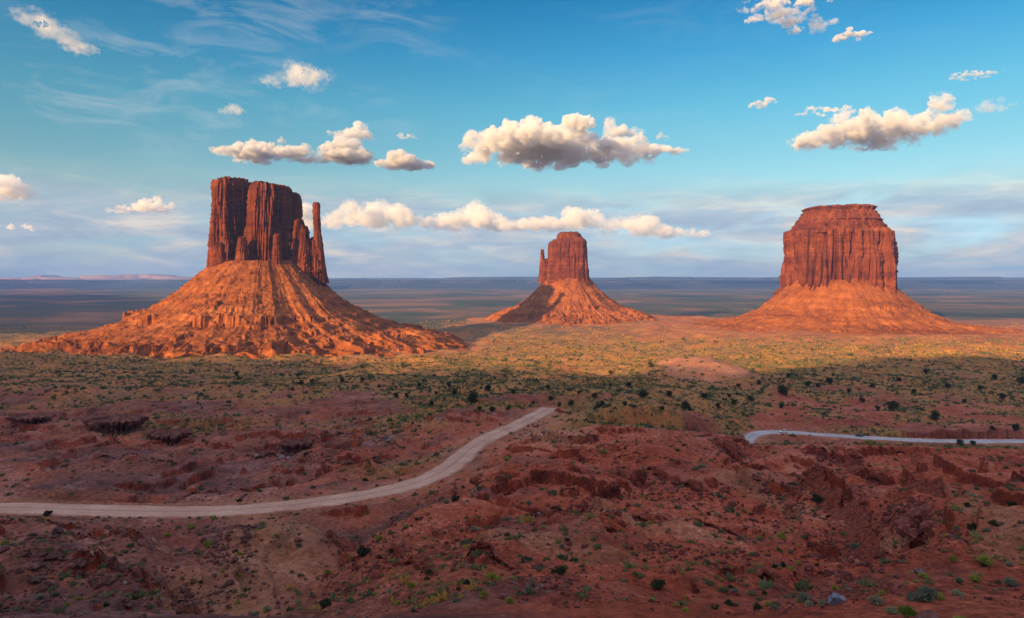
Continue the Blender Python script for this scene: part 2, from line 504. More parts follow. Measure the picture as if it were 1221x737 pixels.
    # graded dirt roads with low windrows along their edges
    for P, hw in ((ROAD1, HALF1), (ROAD2, HALF2)):
        d, pz = near_path(x, y, P)
        t = sstep(hw + 1.2, hw + 15, d)
        z = np.where(d < hw + 15, (pz - 0.25) * (1 - t) + z * t, z)
        z = z + 0.75 * np.exp(-((d - hw - 1.1) / 0.7) ** 2) * (0.7 + 0.6 * perlin2(x / 5, y / 5, 111))
    return z, ledge_m

# ------------------------------------------------------------------ ground material
def rock_mat(name, cols, z_scale=0.05, streak=0.0, bump=0.8, feature=0.06, low=None, rough=0.95, band=0.5, pale=0.0):
    """sandstone: bedding bands by height, vertical stains doubling as painted crack shade, blotches and a rough surface"""
    m, t = bound(name)
    g = t.n('ShaderNodeNewGeometry')
    P = g.outputs['Position']
    bands = t.noise(t.scaled(P, (0.004, 0.004, z_scale)), 1.0, 6.0, 0.62, 0.25)
    blot = t.noise(P, feature * 0.5, 8.0, 0.62)
    f = t.math('ADD', t.math('MULTIPLY', bands, band), t.math('MULTIPLY', blot, 1.0 - band))
    c = t.ramp(f, [(0.36, cols[0]), (0.47, cols[1]), (0.56, cols[2]), (0.66, cols[3])])
    if streak:
        sn = t.noise(t.scaled(P, (1.0, 1.0, 0.06)), feature * 1.6, 6.0, 0.6, 0.3)
        c = t.mix(t.math('MULTIPLY', t.remap(sn, 0.50, 0.68), streak), c, tuple(v * 0.42 for v in cols[0]))  # stains darkened further to stand in for shadow in the cracks
        s2 = t.noise(t.scaled(P, (1.0, 1.0, 0.12)), feature * 5, 5.0, 0.6)
        c = t.mix(t.math('MULTIPLY', t.remap(s2, 0.54, 0.74), 0.35), c, cols[3])
    if pale:
        pn = t.noise(P, feature * 3.0, 6.0, 0.65)
        c = t.mix(t.math('MULTIPLY', t.remap(pn, 0.56, 0.70), pale), c, (0.40, 0.26, 0.15))
    if low is not None:
        sepz = t.n('ShaderNodeSeparateXYZ', {0: P}).outputs[2]
        zz = t.math('ADD', sepz, t.math('MULTIPLY', t.noise(P, 0.03, 5.0, 0.6), 26.0))
        c = t.mix(t.remap(zz, low[0], low[1], 1.0, 0.0), c, low[2])
    fine = t.noise(P, feature * 7, 7.0, 0.74)
    c = t.mix(0.7, c, t.mix(1.0, c, t.ramp(fine, [(0.34, 0.35), (0.5, 1.0), (0.68, 1.6)]), 'MULTIPLY'))
    b1 = t.noise(P, feature * 4, 9.0, 0.68)
    b = t.n('ShaderNodeBump', {'Height': b1, 'Strength': bump, 'Distance': 0.7 / (feature * 4) * 0.25})
    p = t.n('ShaderNodeBsdfPrincipled', {'Base Color': c, 'Roughness': rough, 'Specular IOR Level': 0.15, 'Normal': b.outputs[0]})
    t.n('ShaderNodeOutputMaterial', {'Surface': p.outputs[0]})
    return m

RED = [(0.060, 0.014, 0.008), (0.120, 0.028, 0.012), (0.170, 0.044, 0.018), (0.25, 0.078, 0.033)]
M_CLIFF = rock_mat('red_sandstone', RED, 0.035, 0.75, 0.9, 0.06)
M_TALUS_W = rock_mat('talus_rubble_west', [(0.11, 0.029, 0.010), (0.20, 0.056, 0.015), (0.29, 0.088, 0.023), (0.38, 0.14, 0.045)], 0.05, 0.0, 1.0, 0.12, None, 0.95, 0.35, 0.30)
M_TALUS_F = rock_mat('talus_rubble_far', [(0.13, 0.035, 0.011), (0.22, 0.064, 0.016), (0.30, 0.092, 0.023), (0.38, 0.138, 0.043)], 0.04, 0.0, 1.0, 0.08, None, 0.95, 0.4, 0.15)
M_SHADE = rock_mat('mesa_sandstone', RED, 0.03, 0.4, 0.6, 0.02)
M_FARHILL = rock_mat('haze_tinted_dark_mesa_rock', [(0.020, 0.026, 0.045), (0.030, 0.036, 0.060), (0.044, 0.046, 0.070), (0.065, 0.058, 0.075)], 0.02, 0.0, 0.5, 0.004)  # blue tint painted into the rock for distance haze
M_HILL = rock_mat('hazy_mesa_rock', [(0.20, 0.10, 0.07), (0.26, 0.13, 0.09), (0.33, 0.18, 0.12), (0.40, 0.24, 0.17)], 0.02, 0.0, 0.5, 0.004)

mg, t = bound('desert_ground')
g = t.n('ShaderNodeNewGeometry'); P = g.outputs['Position']
def A(n_):
    return t.n('ShaderNodeAttribute', attribute_name=n_).outputs['Fac']
n1 = t.noise(P, 0.018, 8.0, 0.6, 0.4)
n2 = t.noise(P, 0.11, 8.0, 0.65)
n3 = t.noise(P, 0.9, 7.0, 0.7)
nm = t.math('ADD', t.math('MULTIPLY', n1, 0.4), t.math('ADD', t.math('MULTIPLY', n2, 0.35), t.math('MULTIPLY', n3, 0.25)))
soil_r = t.ramp(nm, [(0.38, (0.19, 0.038, 0.020)), (0.46, (0.35, 0.076, 0.040)), (0.53, (0.44, 0.112, 0.062)), (0.62, (0.54, 0.21, 0.145))])
soil_b = t.ramp(nm, [(0.38, (0.11, 0.040, 0.030)), (0.46, (0.22, 0.078, 0.054)), (0.53, (0.30, 0.112, 0.078)), (0.62, (0.42, 0.21, 0.165))])
soil = t.mix(A('red'), soil_b, soil_r)
shale = t.ramp(n2, [(0.35, (0.09, 0.042, 0.040)), (0.55, (0.20, 0.085, 0.078)), (0.7, (0.30, 0.16, 0.145))])
c = t.mix(A('shale'), soil, shale)
rockc = t.ramp(n2, [(0.35, (0.07, 0.017, 0.012)), (0.5, (0.19, 0.036, 0.020)), (0.66, (0.33, 0.07, 0.032))])
c = t.mix(A('rock'), c, rockc)
sand = t.ramp(n2, [(0.35, (0.34, 0.145, 0.08)), (0.65, (0.46, 0.22, 0.135))])
c = t.mix(A('sand'), c, sand)
pl = t.noise(P, 0.02, 7.0, 0.65, 0.3)
plain = t.ramp(pl, [(0.36, (0.24, 0.135, 0.052)), (0.46, (0.34, 0.18, 0.066)), (0.54, (0.42, 0.185, 0.066)), (0.64, (0.46, 0.16, 0.062))])
plf = t.mix(t.math('MULTIPLY', t.remap(t.noise(P, 0.23, 5.0, 0.7), 0.50, 0.60), 0.75), plain, (0.060, 0.066, 0.030))
c = t.mix(A('veg'), c, plf)
farc = t.ramp(t.noise(t.scaled(P, (0.8, 1.0, 1.0)), 0.0012, 8.0, 0.66, 0.8), [(0.38, (0.04, 0.055, 0.046)), (0.46, (0.075, 0.08, 0.06)), (0.53, (0.14, 0.092, 0.062)), (0.62, (0.30, 0.14, 0.08))])  # scrub and soil patches that also stand in for cloud shadow and haze
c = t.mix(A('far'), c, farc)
c = t.mix(A('apron'), c, t.ramp(n1, [(0.4, (0.33, 0.115, 0.045)), (0.6, (0.42, 0.17, 0.07))]))
n4 = t.noise(P, 3.2, 6.0, 0.72)
smo = t.remap(t.noise(P, 0.045, 3.0, 0.5), 0.40, 0.60)
c = t.mix(t.math('ADD', 0.35, t.math('MULTIPLY', smo, 0.5)), c, t.mix(1.0, c, t.ramp(n3, [(0.32, 0.42), (0.5, 1.0), (0.70, 1.65)]), 'MULTIPLY'))
c = t.mix(t.math('ADD', 0.25, t.math('MULTIPLY', smo, 0.4)), c, t.mix(1.0, c, t.ramp(n4, [(0.34, 0.45), (0.5, 1.0), (0.68, 1.6)]), 'MULTIPLY'))
peb = t.n('ShaderNodeTexVoronoi', {'Vector': P, 'Scale': 1.7, 'Randomness': 1.0})
pebm = t.math('MULTIPLY', t.remap(peb.outputs['Distance'], 0.22, 0.10), t.remap(t.noise(P, 0.08, 4.0, 0.6), 0.48, 0.60))
c = t.mix(t.math('MULTIPLY', pebm, t.math('SUBTRACT', 0.6, t.math('MULTIPLY', A('veg'), 0.6))), c, t.mix(0.5, peb.outputs['Color'], (0.20, 0.09, 0.07), 'MULTIPLY'))
hb = t.math('ADD', t.math('MULTIPLY', t.noise(P, 0.5, 10.0, 0.7), 1.0), t.math('MULTIPLY', pebm, 0.12))
bmp = t.n('ShaderNodeBump', {'Height': hb, 'Strength': 1.0, 'Distance': 1.5})
p = t.n('ShaderNodeBsdfPrincipled', {'Base Color': c, 'Roughness': 0.95, 'Specular IOR Level': 0.12, 'Normal': bmp.outputs[0]})
t.n('ShaderNodeOutputMaterial', {'Surface': p.outputs[0]})
M_GROUND = mg

# ------------------------------------------------------------------ ground sheet
azf = np.linspace(-R(50), R(50), 1240)
azb = np.linspace(R(50), R(310), 130)[1:-1]
AZ = np.r_[azf, azb]
RR = np.r_[np.geomspace(2, 22, 40)[:-1], np.geomspace(22, 480, 840)[:-1], np.geomspace(480, 3600, 300)[:-1], np.geomspace(3600, 24000, 90)]
rr, aa = np.meshgrid(RR, AZ, indexing='ij')
GX, GY = rr * np.sin(aa), rr * np.cos(aa)
GZ, LEDGE = height(GX, GY)

def masks(x, y):
    px, D = pxD(x, y)
    e = fbm2(x / 70, y / 70, 4, 201)
    e2 = fbm2(x / 24, y / 24, 4, 211)
    edge = np.interp(px, [-100, 200, 420, 560, 640, 760, 860, 930, 1050, 1221], [420, 400, 370, 330, 330, 300, 330, 480, 520, 480])
    veg = sstep(0.80, 1.25, D / edge + 0.55 * e + 0.18 * e2)
    # red bare ground in the left middle distance and on the rise behind the far road
    bare_l = (1 - sstep(380, 560, px)) * (1 - sstep(620, 900, D))
    veg = veg * (1 - 0.4 * bare_l * sstep(-0.1, 0.3, e))
    kn = np.exp(-(((x - at(838, 700)) / 62) ** 2 + ((y - 690) / 70) ** 2) * 1.2)
    veg = veg * (1 - sstep(0.25, 0.6, kn + 0.3 * e2))
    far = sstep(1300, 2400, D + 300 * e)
    shale = sstep(0.05, 0.4, fbm2(x / 40 + 9, y / 28, 4, 221)) * (1 - sstep(330, 500, D)) * 0.85
    shale = shale * (0.35 + 0.65 * (1 - sstep(480, 760, px)))
    lowleft = (1 - sstep(260, 420, px)) * (1 - sstep(150, 172, D))
    shale = np.clip(shale + 0.45 * lowleft * sstep(-0.1, 0.3, e2), 0, 1)
    # sandy wash that runs down from the road towards the viewer
    wash = [(at(250, 60), 60), (at(310, 95), 95), (at(330, 130), 130), (at(300, 165), 165)]
    sd = seg_dist(x, y, wash)
    sand = (1 - sstep(2, 10, sd + 5 * e2)) * 0.8
    wl = [(at(660, 240), 240), (at(655, 270), 270), (at(680, 300), 300)]
    sand = np.maximum(sand, (1 - sstep(6, 20, seg_dist(x, y, wl) + 6 * e2)) * 0.8)
    for rows in ([(872, 150), (905, 140), (950, 128), (1000, 112), (1045, 98), (1075, 84)], [(1130, 128), (1165, 105), (1190, 80), (1210, 62)], [(960, 185), (1010, 176), (1060, 168), (1120, 160)], [(720, 118), (780, 112), (850, 106)], [(560, 78), (640, 74), (720, 70)]):
        sand = np.maximum(sand, (1 - sstep(1.2, 4.2, seg_dist(x, y, [(at(a_, b_), b_) for a_, b_ in rows]) + 2.2 * e2)) * 0.6)
    sand = np.maximum(sand, (1 - sstep(4, 12, seg_dist(x, y, [(at(655, 302), 302), (at(700, 300), 300), (at(765, 292), 292)]) + 4 * e2)) * 0.85)
    pan = [(at(560, 230), 230), (at(585, 238), 238)]
    sand = np.maximum(sand, (1 - sstep(5, 12, seg_dist(x, y, pan) + 4 * e2)) * 0.5)
    for P_, hw in ((ROAD1, HALF1), (ROAD2, HALF2)):
        d, _ = near_path(x, y, P_)
        sand = np.maximum(sand, (1 - sstep(hw + 1, hw + 6, d + 2.5 * e2)) * 0.55)
        veg = veg * sstep(hw + 1, hw + 5, d)
    sand = np.maximum(sand, sstep(0.3, 0.6, kn + 0.25 * e2) * 0.9)
    red = sstep(360, 640, px + 120 * e) * (1 - 0.75 * sstep(250, 330, D)) * 0.95
    red = np.maximum(red, 0.75 * sstep(860, 920, px) * sstep(400, 425, D) * (1 - sstep(500, 640, D)))
    red = np.maximum(red, 0.5 * sstep(0.05, 0.4, e2))
    apron = np.zeros_like(x)
    for (bx, by), ra in ((WEST, 560), (EAST, 400), (MERR, 900)):
        d = np.hypot(x - bx, y - by) / ra
        apron = np.maximum(apron, 1 - sstep(0.62, 1.05, d + 0.25 * e + 0.10 * e2))
    bar = np.exp(-(((x - at(760, 2150)) / 600) ** 2 + ((y - 2150) / 110) ** 2))
    apron = np.maximum(apron, sstep(0.4, 0.8, bar + 0.3 * e) * 0.9)
    right_tail = np.exp(-(((x - at(1190, 1750)) / 420) ** 2 + ((y - 1650) / 170) ** 2))
    apron = np.maximum(apron, sstep(0.35, 0.8, right_tail + 0.35 * e) * 0.8)
    apron = apron * sstep(900, 1050, D)
    return dict(red=red, veg=veg, far=far, shale=shale, sand=sand, apron=apron)

MK = masks(GX, GY)
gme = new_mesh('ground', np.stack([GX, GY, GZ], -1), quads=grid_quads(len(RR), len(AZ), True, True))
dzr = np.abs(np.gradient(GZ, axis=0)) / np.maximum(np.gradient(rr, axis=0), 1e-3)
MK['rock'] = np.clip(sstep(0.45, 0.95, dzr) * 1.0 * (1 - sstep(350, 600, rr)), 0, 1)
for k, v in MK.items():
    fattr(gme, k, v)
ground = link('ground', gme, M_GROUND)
tag(ground, kind='structure')

# ------------------------------------------------------------------ roads
def road_mat(name, a, b):
    m, t = bound(name)
    P = t.n('ShaderNodeNewGeometry').outputs['Position']
    u = t.n('ShaderNodeAttribute', attribute_name='across').outputs['Fac']
    n = t.remap(t.noise(P, 0.10, 8.0, 0.66), 0.34, 0.66)
    c = t.mix(n, a, b)
    tr = t.math('ABSOLUTE', u)
    rut = t.ramp(tr, [(0.0, 0.82), (0.14, 0.92), (0.27, 1.16), (0.40, 0.90), (0.56, 1.14), (0.70, 0.94), (0.86, 0.80), (1.0, 0.60)])
    c = t.mix(1.0, c, rut, 'MULTIPLY')
    c = t.mix(0.4, c, t.mix(1.0, c, t.ramp(t.noise(P, 1.3, 7.0, 0.74), [(0.34, 0.55), (0.66, 1.45)]), 'MULTIPLY'))
    em = t.remap(t.math('ADD', tr, t.math('MULTIPLY', t.math('SUBTRACT', t.noise(P, 0.35, 6.0, 0.65), 0.5), 1.1)), 0.72, 1.05)
    c = t.mix(em, c, (0.27, 0.10, 0.07))
    b = t.n('ShaderNodeBump', {'Height': t.noise(P, 2.0, 8.0, 0.7), 'Strength': 0.5, 'Distance': 0.2})
    p = t.n('ShaderNodeBsdfPrincipled', {'Base Color': c, 'Roughness': 0.9, 'Specular IOR Level': 0.2, 'Normal': b.outputs[0]})
    t.n('ShaderNodeOutputMaterial', {'Surface': p.outputs[0]})
    return m

def road(name, P, hw, mat):
    T = np.gradient(P[:, :2], axis=0); T /= np.linalg.norm(T, axis=1)[:, None]
    N = np.stack([-T[:, 1], T[:, 0]], 1)
    us = np.linspace(-1, 1, 15)
    V = np.zeros((len(P), len(us), 3)); U = np.zeros((len(P), len(us)))
    jag = 1 + 0.16 * fbm2(P[:, 0] / 9, P[:, 1] / 9, 4, 301, 0.6)
    for k, u in enumerate(us):
        V[:, k, :2] = P[:, :2] + N * (u * (hw + 0.9) * jag)[:, None]
        V[:, k, 2] = P[:, 2] + 0.10 - 0.28 * abs(u) ** 5 + 0.05 * perlin2(V[:, k, 0] / 4, V[:, k, 1] / 4, 303)
        U[:, k] = u
    me = new_mesh(name, V, quads=grid_quads(len(P), len(us), False, False))
    fattr(me, 'across', U)
    o = link(name, me, mat)
    return tag(o, kind='structure')

road('dirt_road', ROAD1, HALF1, road_mat('graded_pink_dirt', (0.36, 0.205, 0.15), (0.50, 0.32, 0.25)))
road('gravel_road', ROAD2, HALF2, road_mat('graded_grey_gravel', (0.30, 0.29, 0.31), (0.43, 0.42, 0.45)))

# ------------------------------------------------------------------ buttes
def tower_mesh(name, cx, cy, hw, hd, z0, z1, base=1.08, top=0.94, n=420, lv=150, p=3.2, rot=0.0, seed=1, flute=0.16, fscale=None, lean=(0, 0), tilt=(0, 0), strata=1.6,
               rim=0.10, zprof=None, rough_top=4.0, crumb=1.0, cracks=0.9):
    """a cliffed rock tower in local coordinates: fluted walls, bedding ledges, broken rim"""
    th = np.linspace(0, 2 * np.pi, n, endpoint=False)
    c, s = np.cos(th), np.sin(th)
    rad = (np.abs(c) ** p + np.abs(s) ** p) ** (-1 / p)
    ox, oy = rad * c * hw, rad * s * hd
    nx, ny = ox / hw ** 2, oy / hd ** 2
    l = np.hypot(nx, ny); nx /= l; ny /= l
    fs = fscale or min(hw, hd) * 0.42
    v = np.linspace(0, 1, lv)
    VV, _ = np.meshgrid(v, th, indexing='ij')
    X0 = np.broadcast_to(ox, VV.shape); Y0 = np.broadcast_to(oy, VV.shape)
    NX = np.broadcast_to(nx, VV.shape); NY = np.broadcast_to(ny, VV.shape)
    H = z1 - z0
    Z = z0 + VV * H
    sc = base + (top - base) * VV
    if zprof is not None:
        sc = np.interp(VV, [q[0] for q in zprof], [q[1] for q in zprof])
    amp = flute * min(hw, hd)
    zq = Z / (fs * 9)
    col1 = fbm3(X0 / fs + seed * 3.1, Y0 / fs, zq, 3, seed)
    crack = -np.clip(0.20 - np.abs(perlin3(X0 / (fs * 0.8) + 5, Y0 / (fs * 0.8) + seed, zq * 0.8, seed + 50)), 0, 1) * 4.6
    col2 = (1 - 2 * np.abs(perlin3(X0 / (fs * 0.34), Y0 / (fs * 0.34), Z / (fs * 4), seed + 7)))
    col3 = fbm3(X0 / (fs * 0.15), Y0 / (fs * 0.15), Z / (fs * 1.1), 3, seed + 9, 0.55)
    block = fbm3(X0 / (fs * 0.7), Y0 / (fs * 0.7), Z / (fs * 0.8), 3, seed + 19, 0.5)
    qn = lambda a_, k_: np.round(a_ * k_) / k_
    joint = qn(fbm3(X0 / (fs * 0.55) + 9, Y0 / (fs * 0.55), Z / (fs * 5), 2, seed + 77), 3.0)
    disp = amp * (0.45 * col1 + 0.45 * qn(col1, 3.0) + 0.30 * joint + cracks * crack * (0.5 + 0.5 * (1 - VV)) + 0.14 * col2 + crumb * (0.15 * col3 + 0.12 * block + 0.22 * qn(block, 3.5)))
    zb = Z + 2.5 * fbm2(X0 / 60, Y0 / 60, 2, seed)
    disp += strata * (perlin2(zb / 9.0, zb * 0 + seed, seed) + 0.7 * perlin2(zb / 3.7, zb * 0, seed + 3))
    # broken, stepped rim
    k = np.clip((VV - (1 - rim)) / rim, 0, 1)
    steps = np.floor(k * 3.2 + 0.4 * fbm2(X0 / fs, Y0 / fs, 2, seed + 23)) / 3.2
    disp -= np.clip(0.55 * k ** 2 + 0.45 * steps, 0, 1) * 0.20 * min(hw, hd)
    # ragged pedestal at the foot
    disp += np.clip(0.12 - VV, 0, 1) / 0.12 * amp * (0.5 + 0.8 * fbm2(X0 / (fs * 0.5), Y0 / (fs * 0.5), 3, seed + 29))
    X = X0 * sc + NX * disp + lean[0] * VV
    Y = Y0 * sc + NY * disp + lean[1] * VV
    Zt = Z + VV ** 3 * (tilt[0] * X0 / hw + tilt[1] * Y0 / hd + rough_top * fbm2(X0 / (fs * 1.2), Y0 / (fs * 1.2), 3, seed + 31))
    rings = [np.stack([X, Y, Zt], -1)]
    top_ring = rings[0][-1]
    cen = top_ring.mean(0)
    for q in (0.88, 0.72, 0.5, 0.27, 0.08):
        rg = cen + (top_ring - cen) * q
        rg[:, 2] = cen[2] + (top_ring[:, 2] - cen[2]) * q + (1 - q) * rough_top * 0.4 + rough_top * 0.5 * fbm2(rg[:, 0] / fs * 1.5, rg[:, 1] / fs * 1.5, 3, seed + 37)
        rings.append(rg[None])
    V = np.concatenate(rings, 0)
    co, sn = math.cos(rot), math.sin(rot)
    x, y = V[..., 0] * co - V[..., 1] * sn + cx, V[..., 0] * sn + V[..., 1] * co + cy
    V = np.stack([x, y, V[..., 2]], -1)
    nr = V.shape[0]
    q = grid_quads(nr, n, True)
    last = (nr - 1) * n
    V = np.concatenate([V.reshape(-1, 3), V[-1].mean(0)[None]], 0)
    tr = np.stack([last + np.arange(n), last + (np.arange(n) + 1) % n, np.full(n, len(V) - 1)], 1)
    return new_mesh(name, V, quads=q, tri=tr)

def talus_mesh(name, prof, r0, r1, seed, gul=14.0, ledges=(), n=1000, nr=330, spread=lambda th: 1.0 + 0 * th, bould=3.0, kmain=9, squash=1.0, fan=None):
    th = np.linspace(-np.pi, np.pi, n, endpoint=False)
    rr_ = np.linspace(0, 1, nr) ** 1.05 * (r1 - r0) + r0
    RRR, TH = np.meshgrid(rr_, th, indexing='ij')
    cx_, sx_ = np.cos(TH), np.sin(TH)
    X, Y = RRR * cx_ * spread(TH), RRR * sx_ * spread(TH) * squash
    q = (RRR - r0) / (r1 - r0)
    rw = RRR * (1 + 0.05 * fbm2(cx_ * 2 + 3, sx_ * 2, 3, seed))
    z = np.interp(rw, [a for a, _ in prof], [b for _, b in prof])
    # spurs and gullies running downhill
    wob = 0.06 * fbm2(X / 90, Y / 90, 3, seed + 3)
    tt = TH + wob * 0.6
    def ang(k, sd, o, lg=2.0):
        return ridge2(np.cos(tt) * k + q * 0.7, np.sin(tt) * k - q * 0.5, o, sd)
    g1 = ang(kmain * 0.45, seed + 11, 3) - 0.5
    g2 = ang(kmain * 1.3, seed + 13, 3) - 0.5
    g3 = ang(kmain * 3.6, seed + 17, 2) - 0.4
    g3 = g3 * np.clip(0.5 + 1.2 * fbm2(X / 55, Y / 55, 2, seed + 27), 0, 1)
    env = np.clip(q * 3.2, 0.05, 1) * np.clip((1.02 - q) * 3.0, 0, 1)
    z = z + gul * env * (0.75 * g1 + (0.30 + 0.5 * np.clip(fbm2(X / 60, Y / 60, 3, seed + 19), -0.5, 0.5)) * 1.2 * g2 + (0.14 + 0.4 * np.clip(fbm2(X / 40, Y / 40, 3, seed + 23), -0.3, 0.5)) * g3)
    if fan:                                   # the low badland ribs round the foot
        fz = sstep(fan[0], fan[0] + 0.15, q)
        rib = ridge2(np.cos(TH + 0.10 * fbm2(X / 60, Y / 60, 2, seed + 67)) * fan[2] + q * 2.5, np.sin(TH) * fan[2] - q * 2.0, 3, seed + 61, 0.5)
        z = z + fz * fan[1] * (rib - 0.45) * np.clip((1.05 - q) * 4, 0, 1)
    z = z + 0.85 * fbm2(X / 34, Y / 34, 6, seed + 21, 0.55) * bould * (0.3 + 0.7 * np.clip(q * 4, 0, 1))
    z = z + np.clip(fbm2(X / 9, Y / 9, 3, seed + 25, 0.6), 0, 1) * bould * 0.45
    tm = 0.75 * sstep(-0.15, 0.35, fbm2(X / 75, Y / 75, 3, seed + 45)) * np.clip(q * 5 - 0.4, 0, 1) * np.clip((1 - q) * 5, 0, 1)
    zt = z + 4.5 * fbm2(X / 34, Y / 34, 5, seed + 47, 0.6) + 2.0 * np.round(2 * perlin2(X / 7, Y / 7, seed + 49)) / 2
    fr = zt / 11.0 - np.floor(zt / 11.0)
    z = z + tm * 11.0 * 0.8 * (sstep(0.60, 0.76, fr) - fr)
    for z_lo, z_hi, where in ledges:          # bed of harder rock: a small cliff with a bench above it
        m = where(TH) * sstep(-0.35, 0.1, fbm2(X / 70, Y / 70, 3, seed + 41))
        zn = z + 3.5 * fbm2(X / 20, Y / 20, 4, seed + 43, 0.6)
        u = np.clip((zn - z_lo) / (z_hi - z_lo), 0, 1)
        tgt = z_lo + (z_hi - z_lo) * sstep(0.38, 0.50, u)
        z = np.where((zn > z_lo) & (zn < z_hi), z + m * (tgt - zn), z)
    V = np.stack([X, Y, z], -1)
    return new_mesh(name, V, quads=grid_quads(nr, n, True))

def butte(name, pos, label, sc=1.0):
    o = empty(name, (pos[0], pos[1], CZ * (1 - sc)))
    o.scale = (sc, sc, sc)
    return tag(o, label, 'butte', 'red sandstone buttes in the valley')

# --- the butte with the free-standing thumb at its side
wb = butte('sandstone_butte', WEST, 'broad red sandstone butte with a thin thumb-like spire standing off one side')
k = 1.75
tw = [  # cx cy hw hd ztop seed tilt
    ('cliff_tower', dict(cx=-54, cy=-22, hw=25, hd=40, z0=172, z1=371, seed=3, crumb=0.6, cracks=1.3, base=1.10, top=0.93, tilt=(4, 0), p=4.2, rot=R(-24), n=520, lv=190, flute=0.20)),
    ('cliff_tower', dict(cx=-20, cy=26, hw=41, hd=36, z0=180, z1=369, seed=5, base=1.04, top=1.02, rim=0.04, n=360, lv=150, flute=0.2)),
    ('cliff_tower', dict(cx=20, cy=-4, hw=31, hd=44, z0=172, z1=366, seed=8, crumb=0.6, cracks=1.3, base=1.09, top=0.95, tilt=(-3, 0), p=4.2, rot=R(-26), n=520, lv=190, flute=0.22)),
    ('cliff_tower', dict(cx=45, cy=26, hw=24, hd=36, z0=175, z1=353, seed=12, base=1.06, top=0.95, tilt=(-4, 0), n=420, lv=170, flute=0.2)),
    ('cliff_shoulder', dict(cx=78, cy=4, hw=15, hd=26, z0=172, z1=292, seed=15, base=1.3, top=0.5, n=260, lv=110, flute=0.22, p=2.4)),
    ('cliff_shoulder', dict(cx=92, cy=-6, hw=13, hd=20, z0=168, z1=277, seed=17, base=1.45, top=0.42, n=240, lv=110, flute=0.22, p=2.4)),
    ('cliff_shoulder', dict(cx=108, cy=2, hw=17, hd=18, z0=150, z1=254, seed=19, base=1.4, top=0.5, n=240, lv=100, flute=0.22, p=2.4)),
    ('cliff_buttress', dict(cx=-14, cy=-66, hw=10, hd=12, z0=172, z1=251, seed=21, base=1.5, top=0.75, n=200, lv=80, p=2.3)),
    ('cliff_buttress', dict(cx=50, cy=-52, hw=9, hd=10, z0=168, z1=258, seed=23, base=1.5, top=0.6, n=200, lv=80, p=2.3)),
    ('cliff_buttress', dict(cx=-62, cy=-62, hw=13, hd=10, z0=168, z1=240, seed=26, base=1.6, top=0.6, n=200, lv=80, p=2.3)),
]
for nm, kw in tw:
    link(nm, tower_mesh(nm, **kw), M_CLIFF, wb)
link('thumb_spire', tower_mesh('thumb_spire', cx=119, cy=4, hw=8.6, hd=10, z0=160, z1=329, seed=31, n=260, lv=190, p=2.6, lean=(-6, 0), flute=0.16, fscale=7, strata=0.7, rim=0.03, rough_top=1.0,
     zprof=[(0, 2.2), (0.12, 1.75), (0.30, 1.45), (0.48, 1.15), (0.6, 0.85), (0.9, 0.78), (0.96, 0.86), (1, 0.8)]), M_CLIFF, wb)
front = lambda th: sstep(0.2, 0.7, np.cos(th + 2.2)) + 0 * th
link('talus_slope', talus_mesh('talus_slope', [(0, 212), (86, 204), (118, 178), (158, 141), (205, 108), (245, 89), (310, 62), (370, 43), (440, 27), (510, 6), (570, -18)], 60, 570, 101, 5.5,
     [(84, 106, lambda th: 0.25 + 0.75 * front(th)), (56, 64, lambda th: 0.7 + 0 * th), (122, 129, lambda th: 0.7 + 0 * th), (38, 45, lambda th: 0.6 + 0 * th)], 1300, 430, bould=3.0, kmain=9, fan=(0.45, 13.0, 12), spread=lambda th: 1.0 - 0.10 * sstep(0.0, 0.8, np.cos(th))), M_TALUS_W, wb)

# --- the far butte with a small spire
eb = butte('sandstone_butte', EAST, 'smallest farthest red butte with a short spire beside its block', 0.75)
for nm, kw in [
    ('cliff_tower', dict(cx=6, cy=0, hw=86, hd=95, z0=150, z1=345, seed=43, base=1.10, top=0.93, n=520, lv=150, flute=0.10, fscale=34, tilt=(6, 0))),
    ('cap_rock', dict(cx=12, cy=0, hw=52, hd=60, z0=325, z1=375, seed=47, base=1.15, top=0.92, n=300, lv=70, flute=0.10, strata=4, rim=0.2)),
    ('cliff_shoulder', dict(cx=-92, cy=0, hw=24, hd=30, z0=150, z1=256, seed=49, base=1.3, top=0.6, n=220, lv=90, p=2.4)),
    ('spire', dict(cx=-106, cy=0, hw=9, hd=11, z0=160, z1=301, seed=51, base=2.1, top=0.7, n=160, lv=110, p=2.4, fscale=8, strata=0.8, rim=0.04, rough_top=1)),
]:
    link(nm, tower_mesh(nm, **kw), M_CLIFF, eb)
link('talus_slope', talus_mesh('talus_slope', [(0, 196), (88, 188), (106, 166), (140, 122), (190, 76), (245, 42), (300, 20), (360, 0), (440, -34)], 60, 440, 201, 5.5,
     [(40, 58, front), (96, 104, lambda th: 0.7 + 0 * th)], 900, 300, bould=2.6, kmain=9, fan=(0.5, 10.0, 11), spread=lambda th: 1.0 - 0.10 * sstep(0.0, 0.8, -np.cos(th))), M_TALUS_F, eb)

